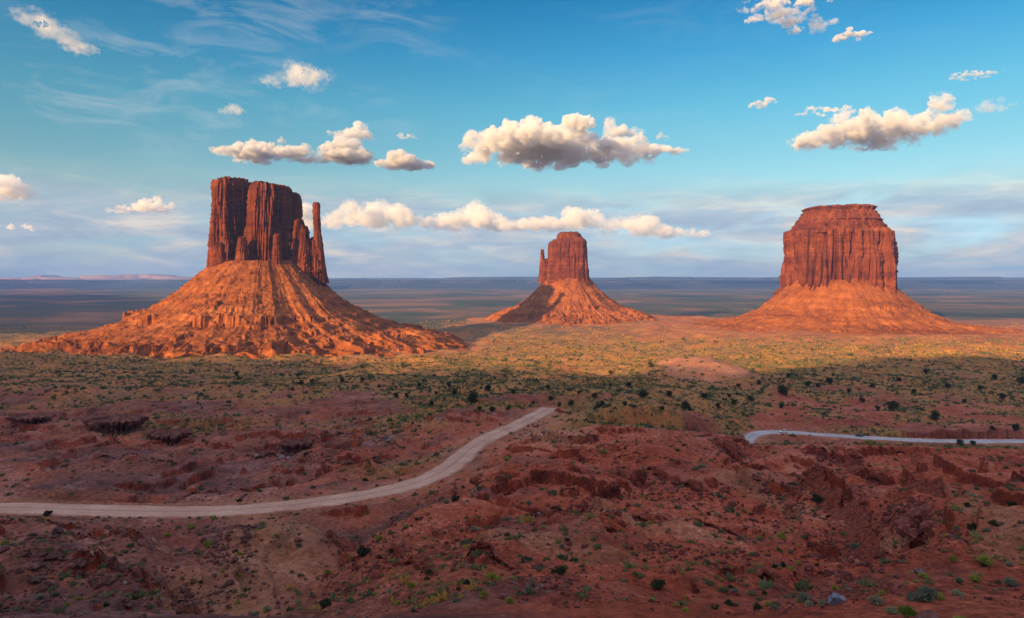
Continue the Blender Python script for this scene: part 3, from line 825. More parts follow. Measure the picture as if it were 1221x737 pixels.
# --- the broad drum-like butte with the flat cap
mb_ = butte('sandstone_butte', MERR, 'massive drum-shaped red butte with a stepped flat cap')
for nm, kw in [
    ('cliff_tower', dict(cx=0, cy=0, hw=140, hd=130, z0=120, z1=316, seed=63, base=1.05, top=0.985, n=1400, lv=190, flute=0.14, crumb=0.35, cracks=1.5, fscale=26, p=2.7, rim=0.05, tilt=(0, 0))),
    ('cap_ledge', dict(cx=-2, cy=0, hw=124, hd=116, z0=300, z1=350, seed=67, n=700, lv=90, flute=0.05, fscale=22, p=2.5, strata=5.5, rim=0.15, zprof=[(0, 1.08), (0.35, 1.02), (0.7, 0.9), (1, 0.84)])),
    ('cap_ledge', dict(cx=0, cy=0, hw=104, hd=98, z0=340, z1=372, seed=69, n=600, lv=60, flute=0.05, fscale=20, p=2.5, strata=4.5, rim=0.15, zprof=[(0, 1.06), (0.5, 0.98), (1, 0.86)])),
    ('cap_rock', dict(cx=2, cy=0, hw=93, hd=92, z0=366, z1=383, seed=71, n=600, lv=40, flute=0.06, fscale=18, p=2.6, strata=2.0, rim=0.3, zprof=[(0, 0.93), (0.4, 0.98), (0.6, 1.03), (1, 1.0)], rough_top=3.0)),
]:
    link(nm, tower_mesh(nm, **kw), M_CLIFF, mb_)
link('talus_slope', talus_mesh('talus_slope', [(0, 172), (130, 165), (148, 146), (192, 104), (238, 68), (300, 42), (390, 26), (510, 15), (620, -10)], 95, 620, 301, 4.8,
     [(84, 96, lambda th: 0.8 + 0 * th), (118, 124, lambda th: 0.6 + 0 * th), (52, 58, lambda th: 0.6 + 0 * th)], 1200, 320, bould=2.4, kmain=10, fan=(0.55, 5.0, 12)), M_TALUS_F, mb_)

# ------------------------------------------------------------------ unseen mesas added to block the low sun, crests shaped to the shadow edges, and the far skyline
def ridge_mesa(name, pts, mat, top_w, flare, seed, base_z=0.0):
    """long ridge along a polyline of (x, y, top height): vertical cap over a flaring slope"""
    P = np.array(pts, float)
    d = np.r_[0, np.cumsum(np.hypot(*np.diff(P[:, :2], axis=0).T))]
    n = 420
    s = np.linspace(0, d[-1], n)
    C = np.stack([np.interp(s, d, P[:, k]) for k in range(3)], 1)
    T = np.gradient(C[:, :2], axis=0); T /= np.linalg.norm(T, axis=1)[:, None]
    N = np.stack([-T[:, 1], T[:, 0]], 1)
    endf = np.clip(np.minimum(s, d[-1] - s) / (d[-1] * 0.04), 0.02, 1) ** 0.6
    prof = [(-1.0, 0.0), (-0.72, 0.16), (-0.5, 0.38), (-0.36, 0.55), (-0.33, 0.62), (-0.30, 0.95), (-0.27, 1.0), (0.0, 1.0), (0.27, 1.0), (0.30, 0.95), (0.33, 0.62), (0.36, 0.55), (0.5, 0.38), (0.72, 0.16), (1.0, 0.0)]
    pu = np.interp(np.linspace(0, len(prof) - 1, 71), range(len(prof)), [a for a, _ in prof])
    pv = np.interp(np.linspace(0, len(prof) - 1, 71), range(len(prof)), [b for _, b in prof])
    V = np.zeros((n, len(pu), 3))
    for k, (u, v) in enumerate(zip(pu, pv)):
        off = np.sign(u) * (np.minimum(abs(u), 0.33) / 0.33 * top_w * endf + max(0, abs(u) - 0.33) / 0.67 * flare)
        wig = fbm2(s / (flare * 0.35) + (9 if u > 0 else 0), s * 0 + v * 0.8, 5, seed, 0.55) * flare * 0.28 * min(1.0, max(0.0, (abs(u) - 0.33) / 0.25)) + fbm2(s / 90, s * 0, 3, seed + 5) * 5 * (abs(u) > 0.2)
        V[:, k, :2] = C[:, :2] + N * (off + np.sign(u) * wig)[:, None]
        V[:, k, 2] = base_z + (C[:, 2] - base_z) * v * endf
    return link(name, new_mesh(name, V, quads=grid_quads(n, len(pu), False, True)), mat)

sd2 = Vector((math.sin(SUN_TO), math.cos(SUN_TO)))
sr2 = Vector((math.cos(SUN_TO), -math.sin(SUN_TO)))
TAN = math.tan(SUN_EL)
def caster(rows, tline, inset=125.0):
    """(s, t of the shadow's edge, ground height there) -> points of a crest on the line t = tline"""
    out = []
    for s_, te, gz in rows:
        v = sr2 * s_ + sd2 * tline
        out.append((v.x, v.y, gz + TAN * (te - tline - inset)))
    return out

def st(px, D):
    x = at(px, D)
    v = Vector((x, D))
    return v.dot(sr2), v.dot(sd2)

EDGE = [(-1500, 700, 45), (*st(-40, 1060), 44), (*st(100, 1040), 42), (*st(250, 1000), 42), (*st(400, 960), 46), (*st(470, 880), 55), (*st(540, 720), 66), (*st(620, 680), 70), (*st(690, 690), 68), (*st(735, 740), 64), (*st(760, 850), 58),
        (*st(800, 780), 62), (*st(815, 650), 78), (*st(850, 650), 78), (*st(880, 860), 60), (*st(960, 960), 57), (*st(1040, 930), 56), (*st(1120, 960), 56), (*st(1221, 1020), 54), (1500, 1100, 50), (2600, 1100, 50)]
EDGE = sorted(EDGE)
_es = np.linspace(EDGE[0][0], EDGE[-1][0], 260)
EDGE = [(float(a), float(np.interp(a, [q[0] for q in EDGE], [q[1] for q in EDGE]) + 120 * fbm2(np.array(a / 110.0), np.array(0.5), 4, 411, 0.6)), float(np.interp(a, [q[0] for q in EDGE], [q[2] for q in EDGE]))) for a in _es]
tag(ridge_mesa('shadow_mesa', caster(EDGE, -2000.0), M_SHADE, 130, 420, 401), kind='structure')
tag(ridge_mesa('shadow_mesa', caster([(-8500, 2900, 5), (-7000, 2700, 5), (-5500, 2500, 5), (-4300, 2300, 5), (-3400, 1900, 5), (-2700, 1500, 5), (-2250, 1300, 8)], -300.0), M_SHADE, 130, 300, 405), kind='structure')

def horizon_mesa(rows, D, seed, tw_, fl, mat=None):
    pp = np.linspace(rows[0][0], rows[-1][0], 150)
    yy = np.interp(pp, [q[0] for q in rows], [q[1] for q in rows]); dd = np.interp(pp, [q[0] for q in rows], [q[2] for q in rows])
    yy = yy - 0.55 * np.round(2.2 * fbm2(pp / 70, pp * 0 + seed, 3, seed)) / 1.6 - 0.12 * fbm2(pp / 14, pp * 0, 3, seed + 3)
    pts = [(at(a_, D), D + d_ + 500 * float(fbm2(np.array(a_ / 60.0), np.array(2.0), 3, seed + 1)), CZ + (HY - b_) / FPX * D) for a_, b_, d_ in zip(pp, yy, dd)]
    return tag(ridge_mesa('hills', pts, mat or M_FARHILL, tw_, fl, seed), kind='structure')
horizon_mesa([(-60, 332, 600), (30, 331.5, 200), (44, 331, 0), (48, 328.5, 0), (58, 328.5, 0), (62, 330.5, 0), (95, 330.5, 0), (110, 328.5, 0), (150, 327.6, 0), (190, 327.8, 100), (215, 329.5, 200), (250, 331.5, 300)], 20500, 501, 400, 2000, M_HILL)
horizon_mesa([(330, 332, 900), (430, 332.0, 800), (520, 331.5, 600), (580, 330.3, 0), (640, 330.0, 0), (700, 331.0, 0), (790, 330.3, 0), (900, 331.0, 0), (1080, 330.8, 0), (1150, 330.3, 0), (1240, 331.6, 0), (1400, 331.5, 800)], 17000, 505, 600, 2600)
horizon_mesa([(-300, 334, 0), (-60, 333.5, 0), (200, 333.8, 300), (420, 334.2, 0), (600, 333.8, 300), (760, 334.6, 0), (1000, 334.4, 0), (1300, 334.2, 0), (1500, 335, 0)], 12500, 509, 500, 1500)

# ------------------------------------------------------------------ the air between here and the skyline
def box_mesh(name, x0, x1, y0, y1, z0, z1):
    V = [(x, y, z) for x in (x0, x1) for y in (y0, y1) for z in (z0, z1)]
    return new_mesh(name, V, quads=[(0, 1, 3, 2), (4, 6, 7, 5), (0, 4, 5, 1), (2, 3, 7, 6), (0, 2, 6, 4), (1, 5, 7, 3)], smooth=False)

HAZE = 4.2e-5
mh, t = bound('valley_haze')
v = t.n('ShaderNodeVolumePrincipled', {'Color': (0.20, 0.42, 1.0), 'Density': HAZE, 'Anisotropy': 0.0})
t.n('ShaderNodeOutputMaterial', {'Volume': v.outputs[0]})
hz = link('haze', box_mesh('haze', -25000, 25000, -25000, 25000, float(GZ.min()) - 40, 560), mh)
tag(hz, kind='stuff')

# ------------------------------------------------------------------ clouds
def cloud_mat(name, dens, size, half, erode=0.0, flatless=False, col=(1.0, 0.985, 0.97)):
    m, t = bound(name)
    P = t.n('ShaderNodeNewGeometry').outputs['Position']
    n = t.noise(P, 2.6 / size, 6.0, 0.58, 0.2)
    oz = t.n('ShaderNodeSeparateXYZ', {0: t.n('ShaderNodeTexCoord').outputs['Object']}).outputs[2]
    oz = t.math('ADD', oz, t.math('MULTIPLY', t.math('SUBTRACT', n, 0.5), size * 0.5))
    base = t.remap(oz, size * 0.02, size * 0.22) if not flatless else t.math('ADD', 1.0, 0.0)
    ob = t.n('ShaderNodeSeparateXYZ', {0: t.n('ShaderNodeTexCoord').outputs['Object']})
    ex = t.math('POWER', t.math('DIVIDE', ob.outputs[0], half), 2.0)
    ez = t.math('POWER', t.math('DIVIDE', t.math('SUBTRACT', ob.outputs[2], size * 0.4), size * 0.62), 2.0)
    core = t.math('SUBTRACT', 1.0, t.math('ADD', ex, ez))
    nn = t.math('ADD', t.math('MULTIPLY', n, 0.6), t.math('MULTIPLY', t.noise(P, 8.0 / size, 6.0, 0.66), 0.40))
    nn = t.math('ADD', nn, t.math('MULTIPLY', core, 0.085))
    d = t.math('MULTIPLY', t.math('MULTIPLY', t.remap(nn, 0.47 + erode, 0.76 + erode), base), dens)
    v = t.n('ShaderNodeVolumePrincipled', {'Color': col, 'Density': d, 'Anisotropy': 0.0})
    m.cycles.volume_step_rate = 0.2
    t.n('ShaderNodeOutputMaterial', {'Volume': v.outputs[0]})
    return m
_ico = {}
def ico(sub):
    if sub not in _ico:
        import bmesh
        bm = bmesh.new()
        bmesh.ops.create_icosphere(bm, subdivisions=sub, radius=1.0)
        bm.verts.ensure_lookup_table()
        _ico[sub] = (np.array([v.co[:] for v in bm.verts]), np.array([[v.index for v in f.verts] for f in bm.faces]))
        bm.free()
    return _ico[sub]

_tex = {}
def ctex(size, depth):
    key = (round(size), depth)
    if key not in _tex:
        tx = bpy.data.textures.new('billow', 'CLOUDS')
        tx.noise_scale = size
        tx.noise_depth = depth
        tx.noise_basis = 'IMPROVED_PERLIN'
        _tex[key] = tx
    return _tex[key]

def cloud(name, x0, y0, x1, y1, D, label, dens_k, seed, puffs=26, heap=None, thin=1.0, lumpy=1.0, group=None, erode=0.0, flat=0.0, streak=0.0, col=None):
    """x0..x1, y0..y1: how far it spans in the photograph; D: its distance"""
    rg = np.random.default_rng(seed)
    W = (x1 - x0) / FPX * D; Hh = (y1 - y0) / FPX * D * (1 - 0.12 * flat)
    bx = at((x0 + x1) / 2, D); bz = CZ + (HY - y1) / FPX * D
    dep = max(min(W * 0.6, Hh * 3.0), Hh) * thin
    heap = heap or [(-1, 0.25), (-0.6, 0.75), (-0.3, 1.0), (0.2, 0.8), (0.6, 0.5), (1, 0.15)]
    iv, it = ico(2)
    Vs, Ts = [], []
    nb = 0
    for k in range(int(puffs * (2.2 + 1.8 * flat))):
        u = rg.uniform(-1, 1)
        top = np.interp(u, [a for a, _ in heap], [b for _, b in heap])
        r = Hh * rg.uniform(0.12, 0.34) * (0.45 + 0.55 * top)
        cz = Hh * (0.16 + rg.uniform(0, 1) ** 1.1 * max(top - 0.42, 0.02)) + r * 0.3
        cx_ = u * (W / 2 - r * 1.2)
        cy_ = rg.normal(0, 0.32) * dep * (0.4 + 0.6 * top)
        if flat:
            cy_ *= 1.3
            if k % 2:                                  # the broad flat underside
                cy_ = rg.uniform(-0.8, 0.8) * dep * (0.35 + 0.65 * top)
                r = Hh * rg.uniform(0.20, 0.30) * (0.55 + 0.45 * top)
                cz = Hh * 0.14
        zs = np.where(iv[:, 2] < 0, 0.55, 1.0)
        V = iv * (r * rg.uniform(1.0, 1.5), r * rg.uniform(1.0, 1.4), r) * np.stack([np.ones(len(iv)), np.ones(len(iv)), zs], 1) + (cx_, cy_, cz)
        if streak:
            V[:, 2] = (V[:, 2] - cz) * 0.45 + cz * 0.4 + Hh * streak * (0.5 - 0.5 * u)
        V[:, 2] = np.maximum(V[:, 2], Hh * 0.04 * (1 + np.sin(V[:, 0] / Hh * 3 + seed)))
        Vs.append(V); Ts.append(it + nb); nb += len(V)
    me = new_mesh(name, np.concatenate(Vs), tri=np.concatenate(Ts))
    o = link(name, me, cloud_mat('cloud_vapour', dens_k * 0.85 / Hh, Hh, W / 2, erode, bool(streak), col or ((0.925, 0.93, 0.95) if flat else (0.975, 0.965, 0.95))), None, (bx, D, bz))  # greyer albedo stands in for shade on the flat-based clouds
    rm = o.modifiers.new('union', 'REMESH'); rm.mode = 'VOXEL'; rm.voxel_size = max(Hh / 34, D / FPX * 0.9); rm.use_smooth_shade = True
    for sz, stg in ((0.45, 0.34), (0.2, 0.31), (0.09, 0.22)):
        dm = o.modifiers.new('billow', 'DISPLACE'); dm.texture = ctex(Hh * sz, 2); dm.texture_coords = 'GLOBAL'
        dm.strength = Hh * stg * lumpy; dm.mid_level = 0.5
    tag(o, label, 'cloud', group)
    return o

CUM = 'cumulus clouds in the evening sky'
BANK = 'bank of clouds low over the skyline'
cloud('cloud', 545, 134, 790, 190, 7000, 'largest cream cumulus with a flat grey base, floating above the far small butte', 26, 11, 46,
      [(-1, 0.3), (-0.8, 0.6), (-0.5, 1.0), (-0.1, 0.78), (0.2, 0.75), (0.45, 0.45), (0.7, 0.5), (0.9, 0.35), (1, 0.15)], group=CUM, flat=1.0)
cloud('cloud', 770, 166, 822, 184, 7000, 'thin tapering tail of cloud beside the largest cumulus', 9, 12, 14, [(-1, 0.8), (0, 0.6), (1, 0.2)], group=CUM, flat=1.0)
cloud('cloud', 712, 136, 765, 164, 7600, 'broken cloud puffs just above the largest cumulus', 9, 13, 9, [(-1, 1.0), (0, 0.8), (1, 0.3)], group=CUM, flat=1.0)
cloud('cloud', 263, 160, 382, 191, 6500, 'long grey cloud above the block of the butte with the thumb', 20, 14, 30, [(-1, 0.4), (-0.6, 0.8), (-0.4, 1.0), (0.1, 0.5), (0.6, 0.6), (1, 0.5)], col=(0.84, 0.85, 0.885), group=CUM, flat=1.0)
cloud('cloud', 378, 160, 448, 194, 6700, 'dark grey cloud between the long grey cloud and the small flat one', 18, 15, 22, [(-1, 0.3), (-0.4, 0.9), (0.3, 1.0), (1, 0.4)], col=(0.84, 0.85, 0.885), group=CUM, flat=1.0)
cloud('cloud', 392, 143, 446, 166, 7400, 'pale cream cloud rising behind the dark grey cloud', 8, 16, 16, [(-1, 0.2), (0, 0.7), (0.6, 1.0), (1, 0.4)], group=CUM, flat=1.0)
cloud('cloud', 446, 175, 521, 201, 6600, 'small flat-bottomed grey cloud right of the thumb spire', 18, 17, 20, [(-1, 0.3), (-0.2, 0.9), (0.1, 1.0), (1, 0.2)], col=(0.84, 0.85, 0.885), group=CUM, flat=1.0)
cloud('cloud', 952, 128, 1122, 170, 6800, 'wide ragged grey and cream cloud above the drum-shaped butte', 16, 18, 36, [(-1, 0.4), (-0.7, 0.8), (-0.3, 0.75), (0.0, 0.9), (0.25, 0.6), (0.5, 1.0), (1, 0.4)], group=CUM, flat=1.0, lumpy=1.2)
cloud('cloud', 951, 121, 1024, 136, 7000, 'row of tiny cream puffs over the wide ragged cloud', 7, 19, 9, [(-1, 0.8), (-0.5, 0.3), (0.2, 0.8), (1, 0.4)], group=CUM, flat=1.0, lumpy=1.3)
cloud('cloud', 948, 156, 988, 174, 7000, 'small cream puff at the ragged end of the wide cloud', 8, 20, 7, [(-1, 0.6), (0, 1.0), (1, 0.6)], group=CUM, flat=1.0, lumpy=1.2)
cloud('cloud', 874, 2, 992, 36, 6000, 'peach cloud streak highest in the sky, sloping down', 11, 21, 22, [(-1, 0.5), (-0.5, 0.9), (0.2, 0.8), (0.6, 0.7), (1, 0.5)], group=CUM, streak=0.65)
cloud('cloud', 993, 32, 1037, 46, 6000, 'small flat peach cloud below the highest streak', 9, 22, 9, [(-1, 0.6), (0, 1), (1, 0.6)], group=CUM, flat=1.0)
cloud('cloud', 893, 114, 926, 127, 7000, 'tiny lone pink puff left of the wide ragged cloud', 6, 23, 7, [(-1, 0.5), (0, 1), (1, 0.5)], group=CUM, flat=1.0)
cloud('cloud', 1132, 83, 1186, 92, 7500, 'thin flat sliver of cloud, alone high above the wide ragged cloud', 4, 24, 24, [(-1, 0.6), (0, 1), (1, 0.6)], group=CUM, flat=1.0)
cloud('cloud', 1160, 113, 1204, 134, 7500, 'faint pink wisp right of the wide ragged cloud', 1.6, 25, 8, [(-1, 0.5), (0, 1), (1, 0.5)], group=CUM, flat=1.0)
cloud('cloud', 471, 154, 497, 165, 7000, 'tiny white puff over the small flat-bottomed grey cloud', 4, 26, 6, [(-1, 0.5), (0, 1), (1, 0.5)], group=CUM, flat=1.0)
cloud('cloud', 310, 70, 404, 109, 8000, 'soft white cloud patch high above the butte with the thumb', 3.2, 27, 20, [(-1, 0.4), (-0.3, 1.0), (0.5, 0.7), (1, 0.6)], thin=0.7, lumpy=1.4, erode=0.03, group=CUM)
cloud('cloud', 258, 121, 296, 140, 8000, 'small faint white cloud under the soft white patch', 3.0, 28, 7, [(-1, 0.5), (0, 1), (1, 0.5)], thin=0.6, lumpy=1.4, erode=0.03, group=CUM)
cloud('cloud', 8, 14, 122, 70, 8000, 'streaky white cloud highest on the left of the sky', 3.6, 29, 22, [(-1, 0.8), (-0.5, 0.9), (0.2, 0.8), (1, 0.5)], thin=0.6, lumpy=1.0, erode=0.02, streak=0.8, group=CUM)
cloud('cloud', 380, 238, 530, 276, 22000, 'long cream cloud of the low bank, next to the thumb spire', 9, 31, 34, [(-1, 0.3), (-0.5, 0.9), (-0.1, 1.0), (0.4, 0.75), (1, 0.5)], group=BANK)
cloud('cloud', 500, 242, 624, 279, 23000, 'cream cloud of the low bank left of the far small butte', 9, 32, 28, [(-1, 0.4), (-0.3, 0.8), (0.2, 1.0), (1, 0.3)], group=BANK)
cloud('cloud', 592, 244, 735, 279, 22500, 'cream cloud of the low bank right behind the far small butte', 9, 33, 28, [(-1, 0.4), (-0.2, 0.6), (0.6, 1.0), (1, 0.4)], group=BANK)
cloud('cloud', 715, 252, 850, 288, 24000, 'sloping cream cloud ending the low bank towards the drum-shaped butte', 7, 34, 28, [(-1, 0.8), (-0.5, 1.0), (0, 0.55), (1, 0.15)], group=BANK)
cloud('cloud', 340, 237, 384, 277, 23000, 'bright cream cloud seen between butte block and thumb', 12, 35, 14, [(-1, 0.8), (-0.3, 1.0), (1, 0.3)], group=BANK)
cloud('cloud', 122, 232, 208, 256, 23000, 'low cream cloud left of the butte with the thumb', 10, 36, 20, [(-1, 0.3), (0.3, 0.7), (0.6, 1.0), (1, 0.4)], group=BANK)
cloud('cloud', -40, 204, 44, 243, 20000, 'cream cloud heap at the far left edge', 10, 37, 20, [(-1, 0.7), (0, 1.0), (1, 0.5)], group=BANK)
cloud('cloud', 6, 265, 46, 277, 24000, 'tiny pink cloud under the heap at the left edge', 7, 38, 8, [(-1, 0.5), (0, 1), (1, 0.5)], group=BANK)

# ------------------------------------------------------------------ reading the ground
_LR = np.log(RR)
def ground_at(x, y):
    """height of the ground sheet under (x, y), read from its own mesh"""
    x = np.atleast_1d(np.asarray(x, float)); y = np.atleast_1d(np.asarray(y, float))
    r = np.hypot(x, y); a = np.arctan2(x, y)
    i = np.clip(np.searchsorted(RR, r) - 1, 0, len(RR) - 2)
    j = np.clip(np.searchsorted(azf, a) - 1, 0, len(azf) - 2)
    fr = np.clip((r - RR[i]) / (RR[i + 1] - RR[i]), 0, 1); fa = np.clip((a - azf[j]) / (azf[j + 1] - azf[j]), 0, 1)
    return (GZ[i, j] * (1 - fr) + GZ[i + 1, j] * fr) * (1 - fa) + (GZ[i, j + 1] * (1 - fr) + GZ[i + 1, j + 1] * fr) * fa

def read_mask(k, x, y):
    r = np.hypot(x, y); a = np.arctan2(x, y)
    i = np.clip(np.searchsorted(RR, r), 0, len(RR) - 1); j = np.clip(np.searchsorted(azf, a), 0, len(azf) - 1)
    return MK[k][i, j]

_D = np.geomspace(26, 2600, 2600)
def locate(px, y):
    """first place on the ground seen at this column and row"""
    X = (px - CX) / FPX * _D
    yp = HY + FPX * (CZ - ground_at(X, _D)) / _D
    k = np.argmax(yp <= y) if (yp <= y).any() else len(_D) - 1
    return float(X[k]), float(_D[k]), float(ground_at(X[k], _D[k])[0])

def in_sight(x, y, z):
    """whether the ground in front leaves this point visible (rough)"""
    x = np.asarray(x); y = np.asarray(y)
    ts = np.linspace(0.12, 0.985, 40)
    ok = np.ones(x.shape, bool)
    for t_ in ts:
        g_ = ground_at(x * t_, y * t_)
        ok &= g_ < CZ + (z - CZ) * t_ + 0.3 + 0.15 * y * 0.01
    return ok

def off_road(x, y, extra=1.5):
    d1, _ = near_path(x, y, ROAD1); d2, _ = near_path(x, y, ROAD2)
    return (d1 > HALF1 + extra) & (d2 > HALF2 + extra)

def off_talus(x, y):
    ok = np.ones(np.shape(x), bool)
    for (bx, by), ra in ((WEST, 470), (EAST, 320), (MERR, 480)):
        ok &= np.hypot(x - bx, y - by) > ra
    return ok

# ------------------------------------------------------------------ leaves
def leaf_mat(name, cols, rough=0.8, trans=0.25):
    m, t = bound(name)
    a = t.n('ShaderNodeAttribute', attribute_name='tone').outputs['Fac']
    oi = t.n('ShaderNodeObjectInfo').outputs['Random']
    f = t.math('ADD', t.math('MULTIPLY', a, 0.75), t.math('MULTIPLY', oi, 0.25))
    c = t.ramp(f, [(i / (len(cols) - 1) * 0.9 + 0.05, q) for i, q in enumerate(cols)])
    d = t.n('ShaderNodeBsdfDiffuse', {'Color': c, 'Roughness': 0.9})
    tl = t.n('ShaderNodeBsdfTranslucent', {'Color': c})
    mx = t.n('ShaderNodeMixShader', {0: trans, 1: d.outputs[0], 2: tl.outputs[0]})
    t.n('ShaderNodeOutputMaterial', {'Surface': mx.outputs[0]})
    return m

M_SAGE = leaf_mat('sage_leaves', [(0.085, 0.11, 0.085), (0.15, 0.18, 0.13), (0.24, 0.27, 0.20)])
M_PALE = leaf_mat('pale_sage_leaves', [(0.16, 0.19, 0.12), (0.27, 0.29, 0.19), (0.38, 0.38, 0.26)])
M_YELL = leaf_mat('rabbitbrush_leaves', [(0.15, 0.17, 0.035), (0.28, 0.29, 0.06), (0.42, 0.40, 0.11)])
M_GREEN = leaf_mat('bright_green_leaves', [(0.05, 0.11, 0.02), (0.09, 0.18, 0.03), (0.14, 0.25, 0.05)])
M_DARK = leaf_mat('dark_shrub_leaves', [(0.025, 0.034, 0.018), (0.05, 0.062, 0.03), (0.085, 0.095, 0.05)])
M_JUN = leaf_mat('juniper_needles', [(0.030, 0.042, 0.020), (0.060, 0.078, 0.036), (0.10, 0.12, 0.058)])
M_GRASS = leaf_mat('dry_grass_blades', [(0.10, 0.15, 0.08), (0.17, 0.20, 0.095), (0.44, 0.25, 0.068), (0.60, 0.34, 0.085)], trans=0.35)
M_COVER = leaf_mat('scrub_leaves', [(0.035, 0.055, 0.032), (0.075, 0.10, 0.055), (0.13, 0.15, 0.075), (0.21, 0.20, 0.085)])
mw_, t = bound('shrub_wood')
p = t.n('ShaderNodeBsdfPrincipled', {'Base Color': t.ramp(t.noise(t.n('ShaderNodeTexCoord').outputs['Object'], 9.0, 5.0), [(0.3, (0.06, 0.042, 0.03)), (0.7, (0.17, 0.12, 0.09))]), 'Roughness': 0.9})
t.n('ShaderNodeOutputMaterial', {'Surface': p.outputs[0]})
M_WOOD = mw_

def leaf_cloud(rg, n, centers, radii, size, up=0.3, long=1.6):
    """n small triangles and folded pairs spread through the given lumps"""
    k = rg.integers(0, len(centers), n)
    d = rg.normal(size=(n, 3)); d /= np.linalg.norm(d, axis=1)[:, None]
    rad = rg.uniform(0.45, 1.0, n) ** 0.6
    c = centers[k] + d * radii[k] * rad[:, None]
    out = d + np.array([0, 0, up]) + rg.normal(size=(n, 3)) * 0.55
    out /= np.linalg.norm(out, axis=1)[:, None]
    side = np.cross(out, rg.normal(size=(n, 3))); side /= np.linalg.norm(side, axis=1)[:, None]
    s = size * rg.uniform(0.6, 1.5, n)[:, None]
    a = c - side * s * 0.5; b = c + side * s * 0.5; e = c + out * s * long
    V = np.stack([a, b, e], 1).reshape(-1, 3)
    tone = np.repeat(np.clip(0.5 + 0.22 * rg.normal(size=n) + 0.25 * (k / max(1, len(centers) - 1) - 0.5), 0, 1), 3)
    return V, np.arange(n * 3).reshape(-1, 3), tone

def tube(path, radii, sides=6):
    path = np.array(path, float)
    V = []; 
    for i, (p_, r_) in enumerate(zip(path, radii)):
        d = path[min(i + 1, len(path) - 1)] - path[max(i - 1, 0)]
        d /= np.linalg.norm(d) + 1e-9
        u = np.cross(d, (0.31, 0.91, 0.2)); u /= np.linalg.norm(u); v_ = np.cross(d, u)
        a_ = np.linspace(0, 2 * np.pi, sides, endpoint=False)
        V.append(p_ + r_ * (np.cos(a_)[:, None] * u + np.sin(a_)[:, None] * v_))
    V = np.array(V)
    return V.reshape(-1, 3), grid_quads(len(path), sides, True)

def join(parts):
    Vs, Qs, n = [], [], 0
    for V, q in parts:
        Vs.append(V); Qs.append(q + n); n += len(V)
    return np.concatenate(Vs), np.concatenate(Qs)

# ------------------------------------------------------------------ junipers: twisted trunk, ragged crown
def juniper(seed):
    rg = np.random.default_rng(seed)
    o = empty('juniper_tree', (0, 0, -50))
    parts = []; tips = []
    for b in range(5):
        a = b / 5 * 6.28 + rg.uniform(-0.5, 0.5)
        L = rg.uniform(0.30, 0.55)
        pts = [(0, 0, -0.08), (0.02 * math.cos(a), 0.02 * math.sin(a), 0.08)]
        for s_ in (0.4, 0.7, 1.0):
            pts.append((math.cos(a + 0.3 * s_) * L * s_ * 0.75, math.sin(a + 0.3 * s_) * L * s_ * 0.75, 0.10 + 0.62 * s_ * rg.uniform(0.8, 1.1)))
        parts.append(tube(pts, [0.055, 0.045, 0.032, 0.02, 0.008]))
        tips.append(pts[-1]); tips.append(pts[-2])
    V, q = join(parts)
    link('trunk', new_mesh('trunk', V, quads=q), M_WOOD, o)
    nl = 17
    cen = []; rad = []
    for k in range(nl):
        a = rg.uniform(0, 6.28); rr_ = rg.uniform(0.05, 0.36); z = rg.uniform(0.18, 0.82)
        rr_ *= 1.15 - 0.75 * max(0, z - 0.4)
        cen.append((math.cos(a) * rr_, math.sin(a) * rr_, z)); q_ = rg.uniform(0.11, 0.2); rad.append((q_, q_, q_ * 0.8))
    V, tr, tone = leaf_cloud(rg, 1500, np.array(cen), np.array(rad), 0.055, 0.5)
    me = new_mesh('crown', V, tri=tr); fattr(me, 'tone', tone)
    link('crown', me, M_JUN, o)
    return o

# the trees one can tell apart: column, row of the foot, width in the photograph
JUN = [(563, 481, 20), (582, 467, 13), (606, 489, 10), (587, 491, 10), (572, 491, 9), (514, 484, 9), (485, 475, 8), (472, 474, 10), (520, 471, 8), (542, 472, 9), (657, 478, 9), (667, 485, 8), (681, 483, 11), (709, 475, 12), (718, 484, 8), (766, 474, 15), (817, 489, 14),
       (840, 475, 11), (636, 482, 7), (535, 462, 9), (653, 464, 7), (728, 462, 8), (776, 438, 10), (728, 446, 7), (750, 462, 8), (798, 473, 9), (875, 483, 11), (895, 479, 10), (934, 471, 15), (964, 461, 10), (975, 462, 9), (989, 459, 13), (1028, 480, 11), (1065, 490, 19), (1046, 490, 9),
       (1114, 501, 17), (1186, 453, 10), (1218, 457, 11), (932, 487, 9), (869, 474, 8), (822, 490, 9), (1211, 514, 12), (1183, 513, 10), (1145, 531, 10), (1160, 532, 11), (408, 456, 8), (432, 455, 7), (359, 459, 9), (372, 458, 9), (281, 449, 8), (1012, 468, 8), (1090, 470, 8),
       (1130, 462, 9), (1150, 480, 9), (1195, 476, 10), (1168, 465, 8), (905, 459, 8), (880, 462, 7), (690, 470, 7), (745, 485, 8), (612, 470, 7), (500, 462, 7), (452, 462, 8), (590, 452, 6), (640, 455, 6), (1072, 455, 8), (1104, 446, 7), (1040, 462, 8), (940, 450, 7), (856, 488, 8), (790, 489, 8)]
protos = [juniper(900 + k) for k in range(5)]
_used = [False] * 5
def put(protos, used, k, x, y, z, sc, rz, label, cat, group):
    if not used[k]:
        used[k] = True; o = protos[k]
    else:
        o = copy_tree(protos[k])
    o.location = (x, y, z); o.rotation_euler = (0, 0, rz); o.scale = sc
    return tag(o, label, cat, group)

